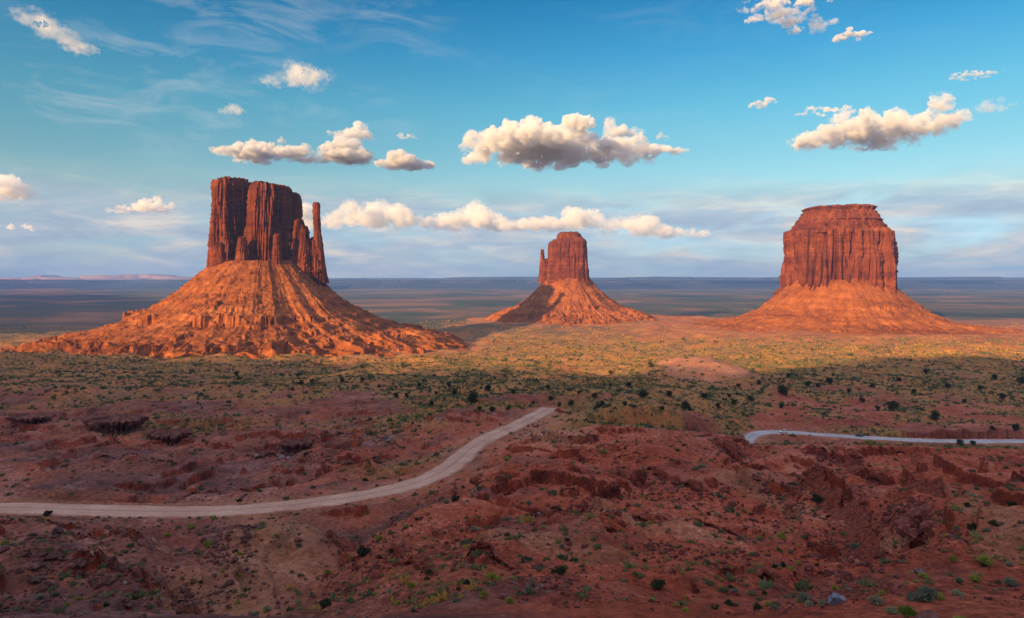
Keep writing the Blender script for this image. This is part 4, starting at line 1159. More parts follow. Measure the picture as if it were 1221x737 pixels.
def region(px, y):
    if y > 540:
        return 'on the near slope'
    if px < 460:
        return 'left of the dirt road, below the butte with the thumb'
    if px < 700:
        return 'on the scrub flat just beyond the end of the dirt road'
    if px < 880:
        return 'on the scrub flat around the pale orange mound'
    return 'on the scrub flat beyond the grey road'
for k, (px, y, wd) in enumerate(JUN):
    x, yy, z = locate(px, y)
    s_ = wd / FPX * yy * RNG.uniform(0.7, 1.0)
    if px == 563:
        lab, grp = 'biggest dark juniper beyond the end of the dirt road', None
    elif px == 1065:
        lab, grp = 'big wide juniper on the bare red rise behind the grey road', None
    elif px == 766:
        lab, grp = 'dark juniper in the shaded draw beside the pale orange mound', None
    else:
        big = wd >= 10
        lab, grp = ('dark bushy juniper ' if big else 'small dark juniper ') + region(px, y), ('dark bushy junipers ' if big else 'small dark junipers ') + region(px, y)
    put(protos, _used, k % 5, x, yy, z, (s_, s_, s_ * RNG.uniform(0.72, 0.95)), RNG.uniform(0, 6.28), lab, 'juniper', grp)

# ------------------------------------------------------------------ shrubs
def shrub(name, seed, mat, n=420, spiky=0.0, flat=0.75, size=0.075):
    rg = np.random.default_rng(seed)
    o = empty(name, (0, 0, -50))
    parts = []; 
    for b in range(9):
        a = rg.uniform(0, 6.28); L = rg.uniform(0.25, 0.42); h_ = rg.uniform(0.25, 0.6) * flat
        parts.append(tube([(0, 0, -0.05), (math.cos(a) * L * 0.35, math.sin(a) * L * 0.35, h_ * 0.5), (math.cos(a) * L, math.sin(a) * L, h_)], [0.02, 0.013, 0.005], 4))
    V, q = join(parts)
    link('stem', new_mesh('stem', V, quads=q), M_WOOD, o)
    cen = []; rad = []
    for k in range(13):
        a = rg.uniform(0, 6.28); rr_ = rg.uniform(0.0, 0.34); z = (0.14 + rg.uniform(0, 0.45) * (1 - rr_ * 1.4)) * flat
        q_ = rg.uniform(0.10, 0.18)
        cen.append((math.cos(a) * rr_, math.sin(a) * rr_, z)); rad.append((q_, q_, q_ * 0.8))
    V, tr, tone = leaf_cloud(rg, n, np.array(cen), np.array(rad), size * (1 - 0.45 * spiky), 0.7 + spiky, 1.7 + 2.4 * spiky)
    me = new_mesh('foliage', V, tri=tr); fattr(me, 'tone', tone)
    link('foliage', me, mat, o)
    return o

KINDS = {}
for nm, mat, cnt, spk, flat in (('sagebrush', M_SAGE, 3, 0.2, 0.75), ('pale_sagebrush', M_PALE, 2, 0.3, 0.7), ('rabbitbrush', M_YELL, 3, 0.6, 0.75), ('green_shrub', M_GREEN, 1, 1.0, 0.95), ('dark_shrub', M_DARK, 3, 0.1, 0.8)):
    pr = [shrub(nm, 1000 + 31 * len(KINDS) + k, mat, 700, spk, flat) for k in range(cnt)]
    KINDS[nm] = [pr, [False] * cnt, 0]
def put_shrub(kind, x, y, z, w_, label, group):
    K = KINDS[kind]
    k = K[2] % len(K[0]); K[2] += 1
    return put(K[0], K[1], k, x, y, z, (w_, w_, w_ * RNG.uniform(0.8, 1.1)), RNG.uniform(0, 6.28), label, 'shrub', group)

HERO = [('pale_sagebrush', 1044, 720, 19, 'round pale sagebrush right of the blue-grey boulder'), ('sagebrush', 1104, 716, 32, 'largest blue-green sagebrush near the bottom right corner'),
        ('sagebrush', 1086, 716, 16, 'small dark sagebrush tucked against the largest blue-green sagebrush'), ('rabbitbrush', 1119, 715, 14, 'yellow-green bush touching the largest blue-green sagebrush'),
        ('pale_sagebrush', 1064, 732, 17, 'pale sagebrush touching the bright green shrub'), ('green_shrub', 1081, 740, 24, 'bright green shrub at the bottom edge below the largest sagebrush'),
        ('rabbitbrush', 1146, 742, 18, 'yellow-green bush cut by the bottom edge right of the green shrub'), ('rabbitbrush', 1162, 694, 14, 'low yellow-green bush left of the pale track'),
        ('rabbitbrush', 1176, 673, 18, 'largest yellow-green bush beside the pale track'), ('pale_sagebrush', 1203, 675, 10, 'small pale bush alone at the right edge'),
        ('sagebrush', 1144, 694, 10, 'small grey-green bush above the largest blue-green sagebrush'), ('pale_sagebrush', 1142, 710, 14, 'grey round bush right of the largest blue-green sagebrush'),
        ('pale_sagebrush', 965, 723, 14, 'pale yellow bush farther left of the blue-grey boulder'), ('pale_sagebrush', 980, 722, 11, 'pale grass bush right beside the blue-grey boulder'),
        ('rabbitbrush', 997, 704, 11, 'pale yellow bush just above the blue-grey boulder'), ('rabbitbrush', 1052, 710, 10, 'small green bush behind the round pale sagebrush'),
        ('dark_shrub', 785, 702, 20, 'large dark round shrub low on the red slope'), ('dark_shrub', 433, 662, 19, 'dark shrub on the slope below the bend of the dirt road'),
        ('dark_shrub', 388, 724, 17, 'dark shrub low beside the sandy wash'), ('dark_shrub', 57, 615, 11, 'dark shrub at the near edge of the dirt road'),
        ('rabbitbrush', 228, 631, 10, 'green-yellow bush just below the straight stretch of dirt road'), ('dark_shrub', 1160, 632, 14, 'tall dark shrub on the red slope by the boulder cluster'),
        ('dark_shrub', 975, 599, 15, 'dark spreading shrub under the long rock ledge'), ('sagebrush', 1021, 656, 15, 'grey-green round shrub among the red boulders'), ('dark_shrub', 543, 598, 12, 'dark shrub above the winding dirt road bend'),
        ('dark_shrub', 668, 684, 16, 'low dark shrub under the thin ledge on the red slope'), ('rabbitbrush', 1118, 576, 13, 'pale yellow-green bush alone on the bare red knoll'), ('rabbitbrush', 933, 642, 13, 'bright yellow-green bush on the middle of the red slope')]
for kind, px, y, wd, lab in HERO:
    x, yy, z = locate(px, y)
    put_shrub(kind, x, yy, z - 0.03, wd / FPX * yy * 1.05, lab, None)

def scatter_px(n, lo, hi, y_bias=1.0):
    px = RNG.uniform(-120, 1340, n)
    D = np.exp(RNG.uniform(math.log(lo), math.log(hi), n))
    x = at(px, D)
    return px, x, D

def where_near(px, y):
    if y < HY + 0:
        return ''
    if px < 430:
        return 'on the dark rubble slope below the dirt road' if y > 612 else 'on the broken ground behind the dirt road'
    if px < 700:
        return 'on the near slope right of the sandy wash' if y > 600 else 'around the bend of the dirt road'
    return 'on the eroded red hillside'
placed = 0
px = RNG.uniform(-15, 1236, 2600); ytry = RNG.uniform(505, 737, 2600) ** 1.0
hD = np.geomspace(36, 330, 500)
D = np.array([hD[np.argmax(HY + FPX * base_h(np.full(500, p_), hD) / hD <= y_)] if True else 0 for p_, y_ in zip(px, ytry)]) * RNG.uniform(0.97, 1.03, 2600)
x = at(px, D)
z = ground_at(x, D)
yp = HY + FPX * (CZ - z) / D
pat = fbm2(x / 26, D / 26, 3, 701) * 0.9 + 0.55
ok = off_road(x, D, 0.8) & in_sight(x, D, z + 0.5) & (yp < 745) & (RNG.uniform(0, 1, len(px)) < np.clip(pat, 0.05, 1)) & (px > -15) & (px < 1236) & (D > np.where(px < 480, 54, 40))
SZ = RNG.lognormal(0.0, 0.38, len(px)) * np.interp(D, [36, 90, 200], [0.36, 0.62, 0.9])
app = SZ / D * FPX
idx = np.nonzero(ok)[0]
idx = idx[np.argsort(-app[idx])][:900]
taken = idx[:272]; rest = idx[272:]
lk = ['rabbitbrush', 'dark_shrub', 'sagebrush', 'pale_sagebrush']
ld = {'rabbitbrush': 'small yellow-green rabbitbrush ', 'dark_shrub': 'low dark green shrub ', 'sagebrush': 'grey-green sagebrush ', 'pale_sagebrush': 'pale straw-grey brush '}
lp = {'rabbitbrush': 'small rabbitbrush ', 'dark_shrub': 'low dark shrubs ', 'sagebrush': 'sagebrush ', 'pale_sagebrush': 'pale brush '}
for i in taken:
    kind = lk[RNG.choice(4, p=[0.44, 0.30, 0.16, 0.10])]
    wn = where_near(px[i], yp[i])
    put_shrub(kind, x[i], D[i], z[i] - 0.04, SZ[i], ld[kind] + wn, lp[kind] + wn)

# ground cover nobody could count: scrub and dry grass
def clumps(name, x, y, z, size, mat, tris, seed, up=0.5, long=1.3, flat=0.6, tone0=None):
    n = len(x)
    rg = np.random.default_rng(seed)
    d = rg.normal(size=(n, tris, 3)); d[..., 2] = np.abs(d[..., 2]); d /= np.linalg.norm(d, axis=-1)[..., None]
    c = d * rg.uniform(0.25, 0.5, (n, tris, 1)) * np.array([1, 1, flat])
    out = d * 0.8 + np.array([0, 0, up]) + rg.normal(size=d.shape) * 0.4
    out /= np.linalg.norm(out, axis=-1)[..., None]
    sd_ = np.cross(out, rg.normal(size=d.shape)); sd_ /= np.linalg.norm(sd_, axis=-1)[..., None]
    s_ = rg.uniform(0.16, 0.34, (n, tris, 1)) * (14 / tris) ** 0.5
    V = np.stack([c - sd_ * s_, c + sd_ * s_, c + out * s_ * 2 * long], 2) * size[:, None, None, None]
    V = V + np.stack([x, y, z - 0.05 * size], -1)[:, None, None, :]
    t0 = rg.uniform(0.15, 0.85, n) if tone0 is None else tone0
    tone = np.repeat(np.clip(t0[:, None] + 0.12 * rg.normal(size=(n, tris)), 0, 1).ravel(), 3)
    me = new_mesh(name, V.reshape(-1, 3), tri=np.arange(n * tris * 3).reshape(-1, 3))
    fattr(me, 'tone', tone)
    o = link(name, me, mat)
    return tag(o, kind='stuff')

# near and middle scrub
px2, x2, D2 = scatter_px(70000, 56, 1500)
v2 = read_mask('veg', x2, D2)
pat2 = np.clip(0.55 + 1.1 * fbm2(x2 / 60, D2 / 90, 4, 711), 0, 1)
keep = (RNG.uniform(0, 1, len(px2)) < (0.10 + 0.75 * v2) * (0.25 + 0.75 * pat2)) & off_road(x2, D2, 1.0) & off_talus(x2, D2) & (read_mask('far', x2, D2) < 0.9)
keep &= RNG.uniform(0, 1, len(px2)) < np.interp(D2, [45, 330, 500], [0.5, 0.7, 1.0])
x2, D2 = np.r_[x2[keep], x[rest]], np.r_[D2[keep], D[rest]]
z2 = ground_at(x2, D2)
s2 = RNG.lognormal(0, 0.35, len(x2)) * np.interp(D2, [40, 200, 400, 900, 1500], [0.45, 0.8, 1.35, 2.0, 2.6])
nearm = D2 < 260
clumps('scrub', x2[nearm], D2[nearm], z2[nearm], s2[nearm], M_COVER, 36, 721)
clumps('scrub', x2[~nearm], D2[~nearm], z2[~nearm], s2[~nearm], M_COVER, 12, 722)
# grass on the flats
px3, x3, D3 = scatter_px(300000, 300, 2300)
v3 = read_mask('veg', x3, D3) * (1 - 0.7 * read_mask('far', x3, D3)) * (1 - 0.8 * read_mask('apron', x3, D3))
pat3 = np.clip(0.50 + 1.9 * fbm2(x3 / 75, D3 / 130, 4, 731, 0.6), 0.03, 1)
keep = (RNG.uniform(0, 1, len(px3)) < v3 * pat3 * 0.72) & off_road(x3, D3, 1.0) & off_talus(x3, D3)
x3, D3 = x3[keep], D3[keep]; z3 = ground_at(x3, D3)
s3 = RNG.lognormal(0, 0.3, len(x3)) * np.interp(D3, [300, 700, 1200, 2300], [0.55, 0.8, 1.2, 2.4])
clumps('dry_grass', x3, D3, z3, s3, M_GRASS, 7, 732, up=0.9, long=1.5, flat=0.4, tone0=np.clip(0.32 + 0.50 * sstep(680, 960, D3) + 0.55 * fbm2(x3 / 60, D3 / 90, 3, 733) + 0.18 * RNG.normal(size=len(x3)), 0, 1))  # golden past the shadow's edge imitates sunlit grass, grey-green before it imitates shade
px4, x4, D4 = scatter_px(9000, 36, 330)
keep = (D4 > np.where(px4 < 480, 54, 42)) & (RNG.uniform(0, 1, len(px4)) < np.clip(0.15 + 1.0 * fbm2(x4 / 20, D4 / 20, 3, 741), 0.03, 0.8)) & off_road(x4, D4, 0.2)
x4, D4 = x4[keep], D4[keep]; z4 = ground_at(x4, D4)
clumps('dry_grass', x4, D4, z4, RNG.lognormal(0, 0.4, len(x4)) * 0.30, M_GRASS, 12, 742, up=1.0, long=1.6, flat=0.4, tone0=np.clip(RNG.normal(0.35, 0.2, len(x4)), 0, 1))

# ------------------------------------------------------------------ rocks
def boulder_shape(rg, sub):
    iv, it = ico(sub)
    V = iv.copy()
    s_ = rg.uniform(0, 99)
    V *= (1 + 0.30 * fbm3(V[:, 0] * 1.1 + s_, V[:, 1] * 1.1, V[:, 2] * 1.1, 2, 3))[:, None]
    for k in range(9):                       # fracture faces
        d = rg.normal(size=3); d /= np.linalg.norm(d)
        q = V @ d; lim = rg.uniform(0.48, 0.78)
        V -= np.clip(q - lim, 0, None)[:, None] * d * 0.93
    if sub > 2:
        V *= (1 + 0.05 * fbm3(V[:, 0] * 4 + s_, V[:, 1] * 4, V[:, 2] * 4, 4, 5))[:, None]
    return V, it

def stone_mat(name, c0, c1, c2):
    m, t = bound(name)
    P = t.n('ShaderNodeTexCoord').outputs['Object']
    oi = t.n('ShaderNodeObjectInfo').outputs['Random']
    n = t.noise(P, 1.6, 8.0, 0.65)
    c = t.ramp(t.math('ADD', n, t.math('MULTIPLY', t.math('SUBTRACT', oi, 0.5), 0.16)), [(0.34, c0), (0.5, c1), (0.66, c2)])
    b = t.n('ShaderNodeBump', {'Height': t.noise(P, 5.0, 9.0, 0.7), 'Strength': 0.8, 'Distance': 0.12})
    p = t.n('ShaderNodeBsdfPrincipled', {'Base Color': c, 'Roughness': 0.92, 'Specular IOR Level': 0.2, 'Normal': b.outputs[0]})
    t.n('ShaderNodeOutputMaterial', {'Surface': p.outputs[0]})
    return m
M_RSTONE = stone_mat('red_boulder_stone', (0.06, 0.018, 0.018), (0.14, 0.038, 0.030), (0.27, 0.09, 0.075))
M_DSTONE = stone_mat('dark_boulder_stone', (0.055, 0.026, 0.026), (0.11, 0.05, 0.045), (0.19, 0.095, 0.085))
M_GSTONE = stone_mat('grey_shale_stone', (0.08, 0.058, 0.058), (0.16, 0.12, 0.12), (0.25, 0.20, 0.20))
M_BSTONE = stone_mat('blue_grey_stone', (0.10, 0.12, 0.17), (0.19, 0.22, 0.30), (0.30, 0.33, 0.40))
def boulder_proto(name, mat, k):
    rg = np.random.default_rng(k)
    V, tr = boulder_shape(rg, 4)
    o = link(name, new_mesh(name, V, tri=tr, smooth=False), mat)
    return o
RP = {'red': [boulder_proto('boulder', M_RSTONE, 1200 + k) for k in range(6)], 'dark': [boulder_proto('boulder', M_DSTONE, 1220 + k) for k in range(5)], 'grey': [boulder_proto('boulder', M_GSTONE, 1240 + k) for k in range(4)]}
RU = {k: [False] * len(v_) for k, v_ in RP.items()}
def put_rock(kind, x, y, z, s_, label, group):
    k = int(RNG.integers(len(RP[kind])))
    if not RU[kind][k]:
        RU[kind][k] = True; o = RP[kind][k]
    else:
        o = RP[kind][k].copy(); COL.objects.link(o)
    o.location = (x, y, z + s_ * 0.12)
    o.scale = (s_ * RNG.uniform(0.45, 0.7), s_ * RNG.uniform(0.4, 0.65), s_ * RNG.uniform(0.3, 0.5))
    o.rotation_euler = (RNG.normal(0, 0.25), RNG.normal(0, 0.25), RNG.uniform(0, 6.28))
    return tag(o, label, 'boulder', group)

x, yy, z = locate(997, 719)
o = link('boulder', new_mesh('boulder', boulder_shape(np.random.default_rng(1301), 4)[0], tri=ico(4)[1], smooth=False), M_BSTONE)
o.location = (x, yy, z + 0.22); o.scale = (0.62, 0.5, 0.50); o.rotation_euler = (0.1, 0, 0.5)
tag(o, 'blue-grey squarish boulder among pale bushes near the bottom edge', 'boulder')
x, yy, z = locate(1100, 742)
o = link('boulder', new_mesh('boulder', boulder_shape(np.random.default_rng(1305), 4)[0], tri=ico(4)[1], smooth=False), M_DSTONE)
o.location = (x, yy, z + 0.05); o.scale = (0.95, 0.6, 0.42); o.rotation_euler = (0.1, -0.25, 0.3)
tag(o, 'dark slanted boulder at the bottom edge beside the bright green shrub', 'boulder')

# boulder fields: centre column and row, spread, count, size, kind, words
FIELDS = [(70, 665, 85, 42, 60, 0.9, 'dark', 'on the dark rubble slope at the lower left'), (275, 655, 45, 40, 46, 0.8, 'dark', 'in the dark rock patch left of the sandy wash'),
          (205, 715, 70, 16, 22, 0.7, 'dark', 'along the bottom edge left of the wash'), (1085, 622, 32, 20, 40, 1.3, 'red', 'in the red boulder cluster below the long ledge'),
          (1010, 672, 48, 24, 30, 0.75, 'red', 'on the eroded slope above the blue-grey boulder'), (900, 590, 70, 30, 30, 1.0, 'red', 'under the long diagonal ledge'),
          (745, 605, 70, 28, 22, 0.9, 'red', 'along the middle ledges of the red hillside'), (985, 555, 55, 14, 22, 1.3, 'red', 'on the crest of the red hillside'), (430, 655, 40, 34, 16, 0.6, 'red', 'on the slope right of the sandy wash'),
          (345, 545, 45, 14, 18, 1.6, 'grey', 'in the shale patch behind the dirt road'), (455, 520, 26, 12, 12, 1.6, 'grey', 'in the grey patch left of the bending road'),
          (640, 520, 30, 9, 8, 1.2, 'grey', 'beside the pale flat right of the bending road')]
for cx_, cy_, sx_, sy_, cnt, size, kind, where in FIELDS:
    for k in range(cnt):
        px_, y_ = RNG.normal(cx_, sx_ * 0.55), RNG.normal(cy_, sy_ * 0.55)
        if not (-10 < px_ < 1230 and y_ < 745):
            continue
        x_, yy_, z_ = locate(px_, y_)
        if not off_road(np.array([x_]), np.array([yy_]), 1.0)[0]:
            continue
        s_ = size * min(2.4, RNG.lognormal(0, 0.45))
        put_rock(kind, x_, yy_, z_, s_, f'rough {kind} boulder ' + where, f'{kind} boulders ' + where)

def rubble(name, x, y, z, size, mat, seed):
    rg = np.random.default_rng(seed)
    shapes = [boulder_shape(rg, 1) for _ in range(8)]
    it = shapes[0][1]; nv = len(shapes[0][0])
    k = rg.integers(0, 8, len(x))
    V = np.array([s_[0] for s_ in shapes])[k]
    a = rg.uniform(0, 6.28, len(x)); ca, sa = np.cos(a)[:, None], np.sin(a)[:, None]
    V = V * rg.uniform(0.5, 1.0, (len(x), 1, 3)) * np.array([1, 1, 0.7]) * size[:, None, None] * 0.5
    V = np.stack([V[..., 0] * ca - V[..., 1] * sa, V[..., 0] * sa + V[..., 1] * ca, V[..., 2]], -1)
    V += np.stack([x, y, z + size * 0.08], -1)[:, None, :]
    tr = (it[None] + (np.arange(len(x)) * nv)[:, None, None]).reshape(-1, 3)
    o = link(name, new_mesh(name, V.reshape(-1, 3), tri=tr, smooth=False), mat)
    return tag(o, kind='stuff')
px5, x5, D5 = scatter_px(75000, 38, 420)
rk = read_mask('rock', x5, D5); sh = read_mask('shale', x5, D5)
keep = (RNG.uniform(0, 1, len(px5)) < np.clip(0.08 + 0.8 * rk + 0.45 * fbm2(x5 / 15, D5 / 15, 3, 751), 0, 0.85)) & off_road(x5, D5, 0.3)
x5, D5, sh = x5[keep], D5[keep], sh[keep]
z5 = ground_at(x5, D5)
s5 = np.minimum(RNG.lognormal(-1.35, 0.6, len(x5)) * np.interp(D5, [40, 150, 420], [0.7, 1.1, 2.0]), 1.6)
# fallen pieces along the scarps
ex, eD, es = [], [], []
for rows, amp, wd, dec in SCARPS:
    n_ = int(14 * amp * (rows[-1][0] - rows[0][0]) / 10)
    p_ = RNG.uniform(rows[0][0], rows[-1][0], n_)
    d_ = np.interp(p_, [q[0] for q in rows], [q[1] for q in rows]) + RNG.normal(-0.6, 1.0, n_) * wd - np.abs(RNG.normal(0, 1, n_)) * dec * 0.12
    ex.append(at(p_, d_)); eD.append(d_); es.append(np.minimum(RNG.lognormal(-0.75, 0.55, n_), 1.7) * np.interp(d_, [40, 150, 350], [0.55, 1.0, 1.7]))
# heaps of broken rock on the slopes
for cx_, cy_, sx_, sy_, n_ in ((1075, 612, 34, 16, 330), (1010, 590, 40, 12, 220), (960, 612, 36, 14, 220), (985, 650, 30, 14, 240), (1030, 668, 34, 12, 220), (930, 580, 30, 12, 160), (900, 630, 34, 12, 170), (1120, 640, 24, 12, 130), (840, 600, 40, 10, 150),
                               (760, 590, 40, 8, 150), (690, 610, 40, 8, 130), (780, 655, 36, 8, 150), (860, 665, 40, 12, 150), (730, 540, 50, 9, 170), (880, 545, 30, 9, 140), (60, 655, 60, 30, 420), (150, 690, 60, 22, 300), (265, 650, 36, 34, 300), (30, 720, 60, 14, 200), (250, 712, 70, 12, 240),
                               (450, 660, 30, 30, 220), (410, 700, 30, 20, 160), (560, 640, 60, 30, 220), (640, 690, 60, 22, 220), (1000, 700, 60, 10, 130), (350, 545, 50, 14, 200), (455, 520, 30, 12, 120), (640, 515, 40, 14, 120)):
    p_ = RNG.normal(cx_, sx_ * 0.6, n_); yq = np.clip(RNG.normal(cy_, sy_ * 0.6, n_), 480, 744)
    dD = np.geomspace(34, 420, 700)
    d_ = np.array([dD[np.argmax(HY + FPX * (CZ - ground_at(at(a_, dD), dD)) / dD <= b_)] for a_, b_ in zip(p_[:40], yq[:40])])
    k_ = RNG.integers(0, len(d_), n_)
    d_ = d_[k_] + RNG.normal(0, 1.3, n_); x_ = at(p_[:40][k_], d_) + RNG.normal(0, 1.3, n_)
    ex.append(x_); eD.append(d_); es.append(np.minimum(RNG.lognormal(-0.5, 0.5, n_), 1.8) * np.interp(d_, [40, 110, 300], [0.5, 0.85, 1.5]))
ex, eD, es = map(np.concatenate, (ex, eD, es))
ok = off_road(ex, eD, 0.5)
x5 = np.r_[x5, ex[ok]]; D5 = np.r_[D5, eD[ok]]; s5 = np.r_[s5, es[ok]]; sh = np.r_[sh, read_mask('shale', ex[ok], eD[ok]) * 0.5]
z5 = ground_at(x5, D5)
u5 = RNG.uniform(0, 1, len(x5))
g_ = u5 < sh * 0.5
d_ = (~g_) & (u5 < sh * 0.95 + 0.15)
r_ = ~(g_ | d_)
for m_, mat, sd_ in ((r_, M_RSTONE, 761), (d_, M_DSTONE, 762), (g_, M_GSTONE, 763)):
    rubble('rubble', x5[m_], D5[m_], z5[m_], s5[m_], mat, sd_)

# fallen blocks all over the talus of the butte with the thumb and its neighbours
dg = bpy.context.evaluated_depsgraph_get()
def talus_blocks(root, pos, n, size, rmin, rmax, seed, mat):
    tal = [c_ for c_ in root.children if c_.name.startswith('talus')][0]
    nv = len(tal.data.vertices); co = np.zeros(nv * 3, np.float32); tal.data.vertices.foreach_get('co', co); co = co.reshape(-1, 3)
    rg = np.random.default_rng(seed)
    k = rg.integers(0, nv, n * 4)
    c_ = co[k]
    r_ = np.hypot(c_[:, 0], c_[:, 1])
    m = (r_ > rmin) & (r_ < rmax) & (c_[:, 1] < 60) & (fbm2(c_[:, 0] / 50, c_[:, 1] / 50, 3, seed) > -0.25)
    c_ = c_[m][:n] + rg.normal(size=(min(n, m.sum()), 3)) * (1.5, 1.5, 0)
    o = rubble('fallen_blocks', c_[:, 0], c_[:, 1], c_[:, 2], np.minimum(rg.lognormal(0, 0.6, len(c_)) * size, size * 4), mat, seed)
    o.parent = root
M_TB = stone_mat('talus_block_stone', (0.10, 0.027, 0.011), (0.20, 0.058, 0.018), (0.32, 0.11, 0.035))
talus_blocks(wb, WEST, 5000, 2.0, 100, 470, 781, M_TB)
talus_blocks(mb_, MERR, 2600, 2.8, 150, 470, 783, M_TB)
talus_blocks(eb, EAST, 1400, 4.0, 110, 400, 785, M_TB)

# rock outcrops with shaded undercuts behind the dirt road
def outcrop(px, y, w_px, h_m, dep, seed, label, rot=0.0):
    x_, yy_, z_ = locate(px, y)
    hw = w_px / 2 / FPX * yy_
    me = tower_mesh('rock_outcrop', 0, 0, hw, dep, -1.2, h_m, base=0.86, top=1.04, n=420, lv=70, p=2.8, seed=seed, flute=0.42, fscale=2.6, strata=0.55, rim=0.12, rough_top=1.0, rot=rot,
                    zprof=[(0, 0.80), (0.35, 0.78), (0.6, 0.86), (0.66, 1.02), (0.9, 1.05), (1, 0.96)])
    o = link('rock_outcrop', me, M_OUT if px < 600 else M_REDOUT)
    o.location = (x_, yy_ + dep * 0.6, z_)
    return tag(o, label, 'rock outcrop')
M_REDOUT = stone_mat('red_outcrop_stone', (0.075, 0.019, 0.013), (0.18, 0.042, 0.025), (0.30, 0.085, 0.05))
M_OUT = stone_mat('ledge_stone', (0.07, 0.030, 0.026), (0.15, 0.055, 0.042), (0.24, 0.115, 0.09))
outcrop(128, 516, 62, 4.6, 8, 1401, 'widest dark overhanging rock outcrop, by the green hollow', 0.1)
outcrop(197, 528, 46, 3.2, 6, 1403, 'dark flat rock ledge with a black undercut below the green hollow', -0.15)
outcrop(350, 537, 36, 2.8, 5, 1405, 'squarish dark rock outcrop above the grey shale patch', 0.2)
outcrop(30, 505, 46, 2.4, 6, 1407, 'low red rock ledge at the left edge behind the road', 0.0)
outcrop(668, 492, 14, 0.8, 0.9, 1413, 'low red stone heap where the dirt road ends', 0.1)

# jagged ledges of harder beds: each a strip of broken rock with an undercut foot
def rock_ledge(rows, mat, lift, h, seed, label, group):
    P_ = np.array([(at(p, d), d) for p, d in rows])
    d_ = np.r_[0, np.cumsum(np.hypot(*np.diff(P_, axis=0).T))]
    st_ = max(0.16, P_[:, 1].mean() / 700)
    n_ = int(d_[-1] / st_)
    s_ = np.linspace(0, d_[-1], n_)
    C = np.stack([np.interp(s_, d_, P_[:, k]) for k in (0, 1)], 1)
    w_ = np.hanning(13)[1:-1]; w_ /= w_.sum()
    for k in (0, 1):
        C[:, k] = np.convolve(np.pad(C[:, k], 5, mode='edge'), w_, 'valid')
    T = np.gradient(C, axis=0); T /= np.linalg.norm(T, axis=1)[:, None]
    N = np.stack([T[:, 1], -T[:, 0]], 1)                  # towards the open, lower side
    N *= np.where((N[:, 1] > 0), -1, 1)[:, None]
    C = C + N * ((0.9 * fbm2(s_ / 6, s_ * 0 + seed, 3, seed) + 0.5 * np.round(2 * perlin2(s_ / 1.8, s_ * 0 + 3, seed + 1)) / 2) * h * 0.8)[:, None]
    ends = np.clip(np.minimum(s_, d_[-1] - s_) / (2.2 * h), 0, 1) ** 0.7
    hh = h * ends * np.clip(lift + 0.75 * fbm2(s_ / (5 * h), s_ * 0, 3, seed + 2) + 0.30 * np.round(2 * perlin2(s_ / (0.9 * h), s_ * 0 + 7, seed + 4)) / 2, -0.25, 1.25)
    g0 = ground_at(C[:, 0] - N[:, 0] * 1.2 * h, C[:, 1] - N[:, 1] * 1.2 * h)
    gf = ground_at(C[:, 0] + N[:, 0] * 0.6 * h, C[:, 1] + N[:, 1] * 0.6 * h)
    prof = [(-2.4, -0.35), (-1.7, 0.02), (-1.1, 0.42), (-0.6, 0.72), (-0.2, 0.9), (0.05, 1.0), (0.20, 0.95), (0.24, 0.80), (0.20, 0.62), (0.08, 0.55), (-0.06, 0.42), (-0.12, 0.28), (-0.02, 0.14), (0.1, -0.02), (0.3, -0.4)]
    us = np.linspace(0, len(prof) - 1, 40)
    po = np.interp(us, range(len(prof)), [q[0] for q in prof]); pz = np.interp(us, range(len(prof)), [q[1] for q in prof])
    V = np.zeros((n_, 40, 3))
    for k in range(40):
        mixf = np.clip((po[k] + 1.2) / 1.5, 0, 1)
        V[:, k, :2] = C + N * (po[k] * h)
        V[:, k, 2] = np.minimum(g0, gf + 0.6 * h) * (1 - mixf) + gf * mixf + pz[k] * np.maximum(hh, 0) + np.minimum(hh, 0) * 2 - 0.12 * h
    q3 = lambda f, sd: fbm3(V[..., 0] / f, V[..., 1] / f, V[..., 2] / f * 1.6, 3, sd, 0.55)
    dn = 0.40 * h * (0.5 * q3(0.9 * h, seed + 5) + 0.5 * np.round(q3(0.7 * h, seed + 6) * 3) / 3) + 0.08 * h * q3(0.2 * h, seed + 8)
    V[..., :2] += N[:, None, :] * dn[..., None]
    V[..., 2] += 0.5 * dn * (pz[None, :] > 0.3)
    o = link('rock_ledge', new_mesh('rock_ledge', V, quads=grid_quads(n_, 40, False), smooth=False), mat)
    return tag(o, label, 'rock ledge', group)
M_LEDGE = stone_mat('red_ledge_stone', (0.075, 0.019, 0.013), (0.17, 0.040, 0.024), (0.28, 0.080, 0.048))
for k, (rows, amp, wd, dec) in enumerate(SCARPS):
    pm, dm = rows[len(rows) // 2]
    y_m = HY + FPX * (CZ - float(ground_at(at(pm, dm), dm)[0])) / dm
    if k == 5:
        lab, grp = 'longest jagged red ledge, running diagonally down the hillside from below the road bend', None
    elif k == 6:
        lab, grp = 'tallest broken red ledge just below the crest in front of the grey road', None
    else:
        where = 'on the eroded red hillside' if pm > 540 and dm < 260 else ('on the broken ground behind the dirt road' if dm > 185 else 'on the near slope below the dirt road')
        lab, grp = 'jagged red rock ledge ' + where, 'jagged rock ledges ' + where
    rock_ledge(rows, M_OUT if (pm < 330 or dm > 185 and pm < 540) else M_LEDGE, 0.30 if dm > 185 else 0.55, (0.55 if pm < 330 and dm < 175 else 1.0) * min(2.6, 0.65 + 0.40 * amp + dm / 260.0), 1500 + k * 7, lab, grp)

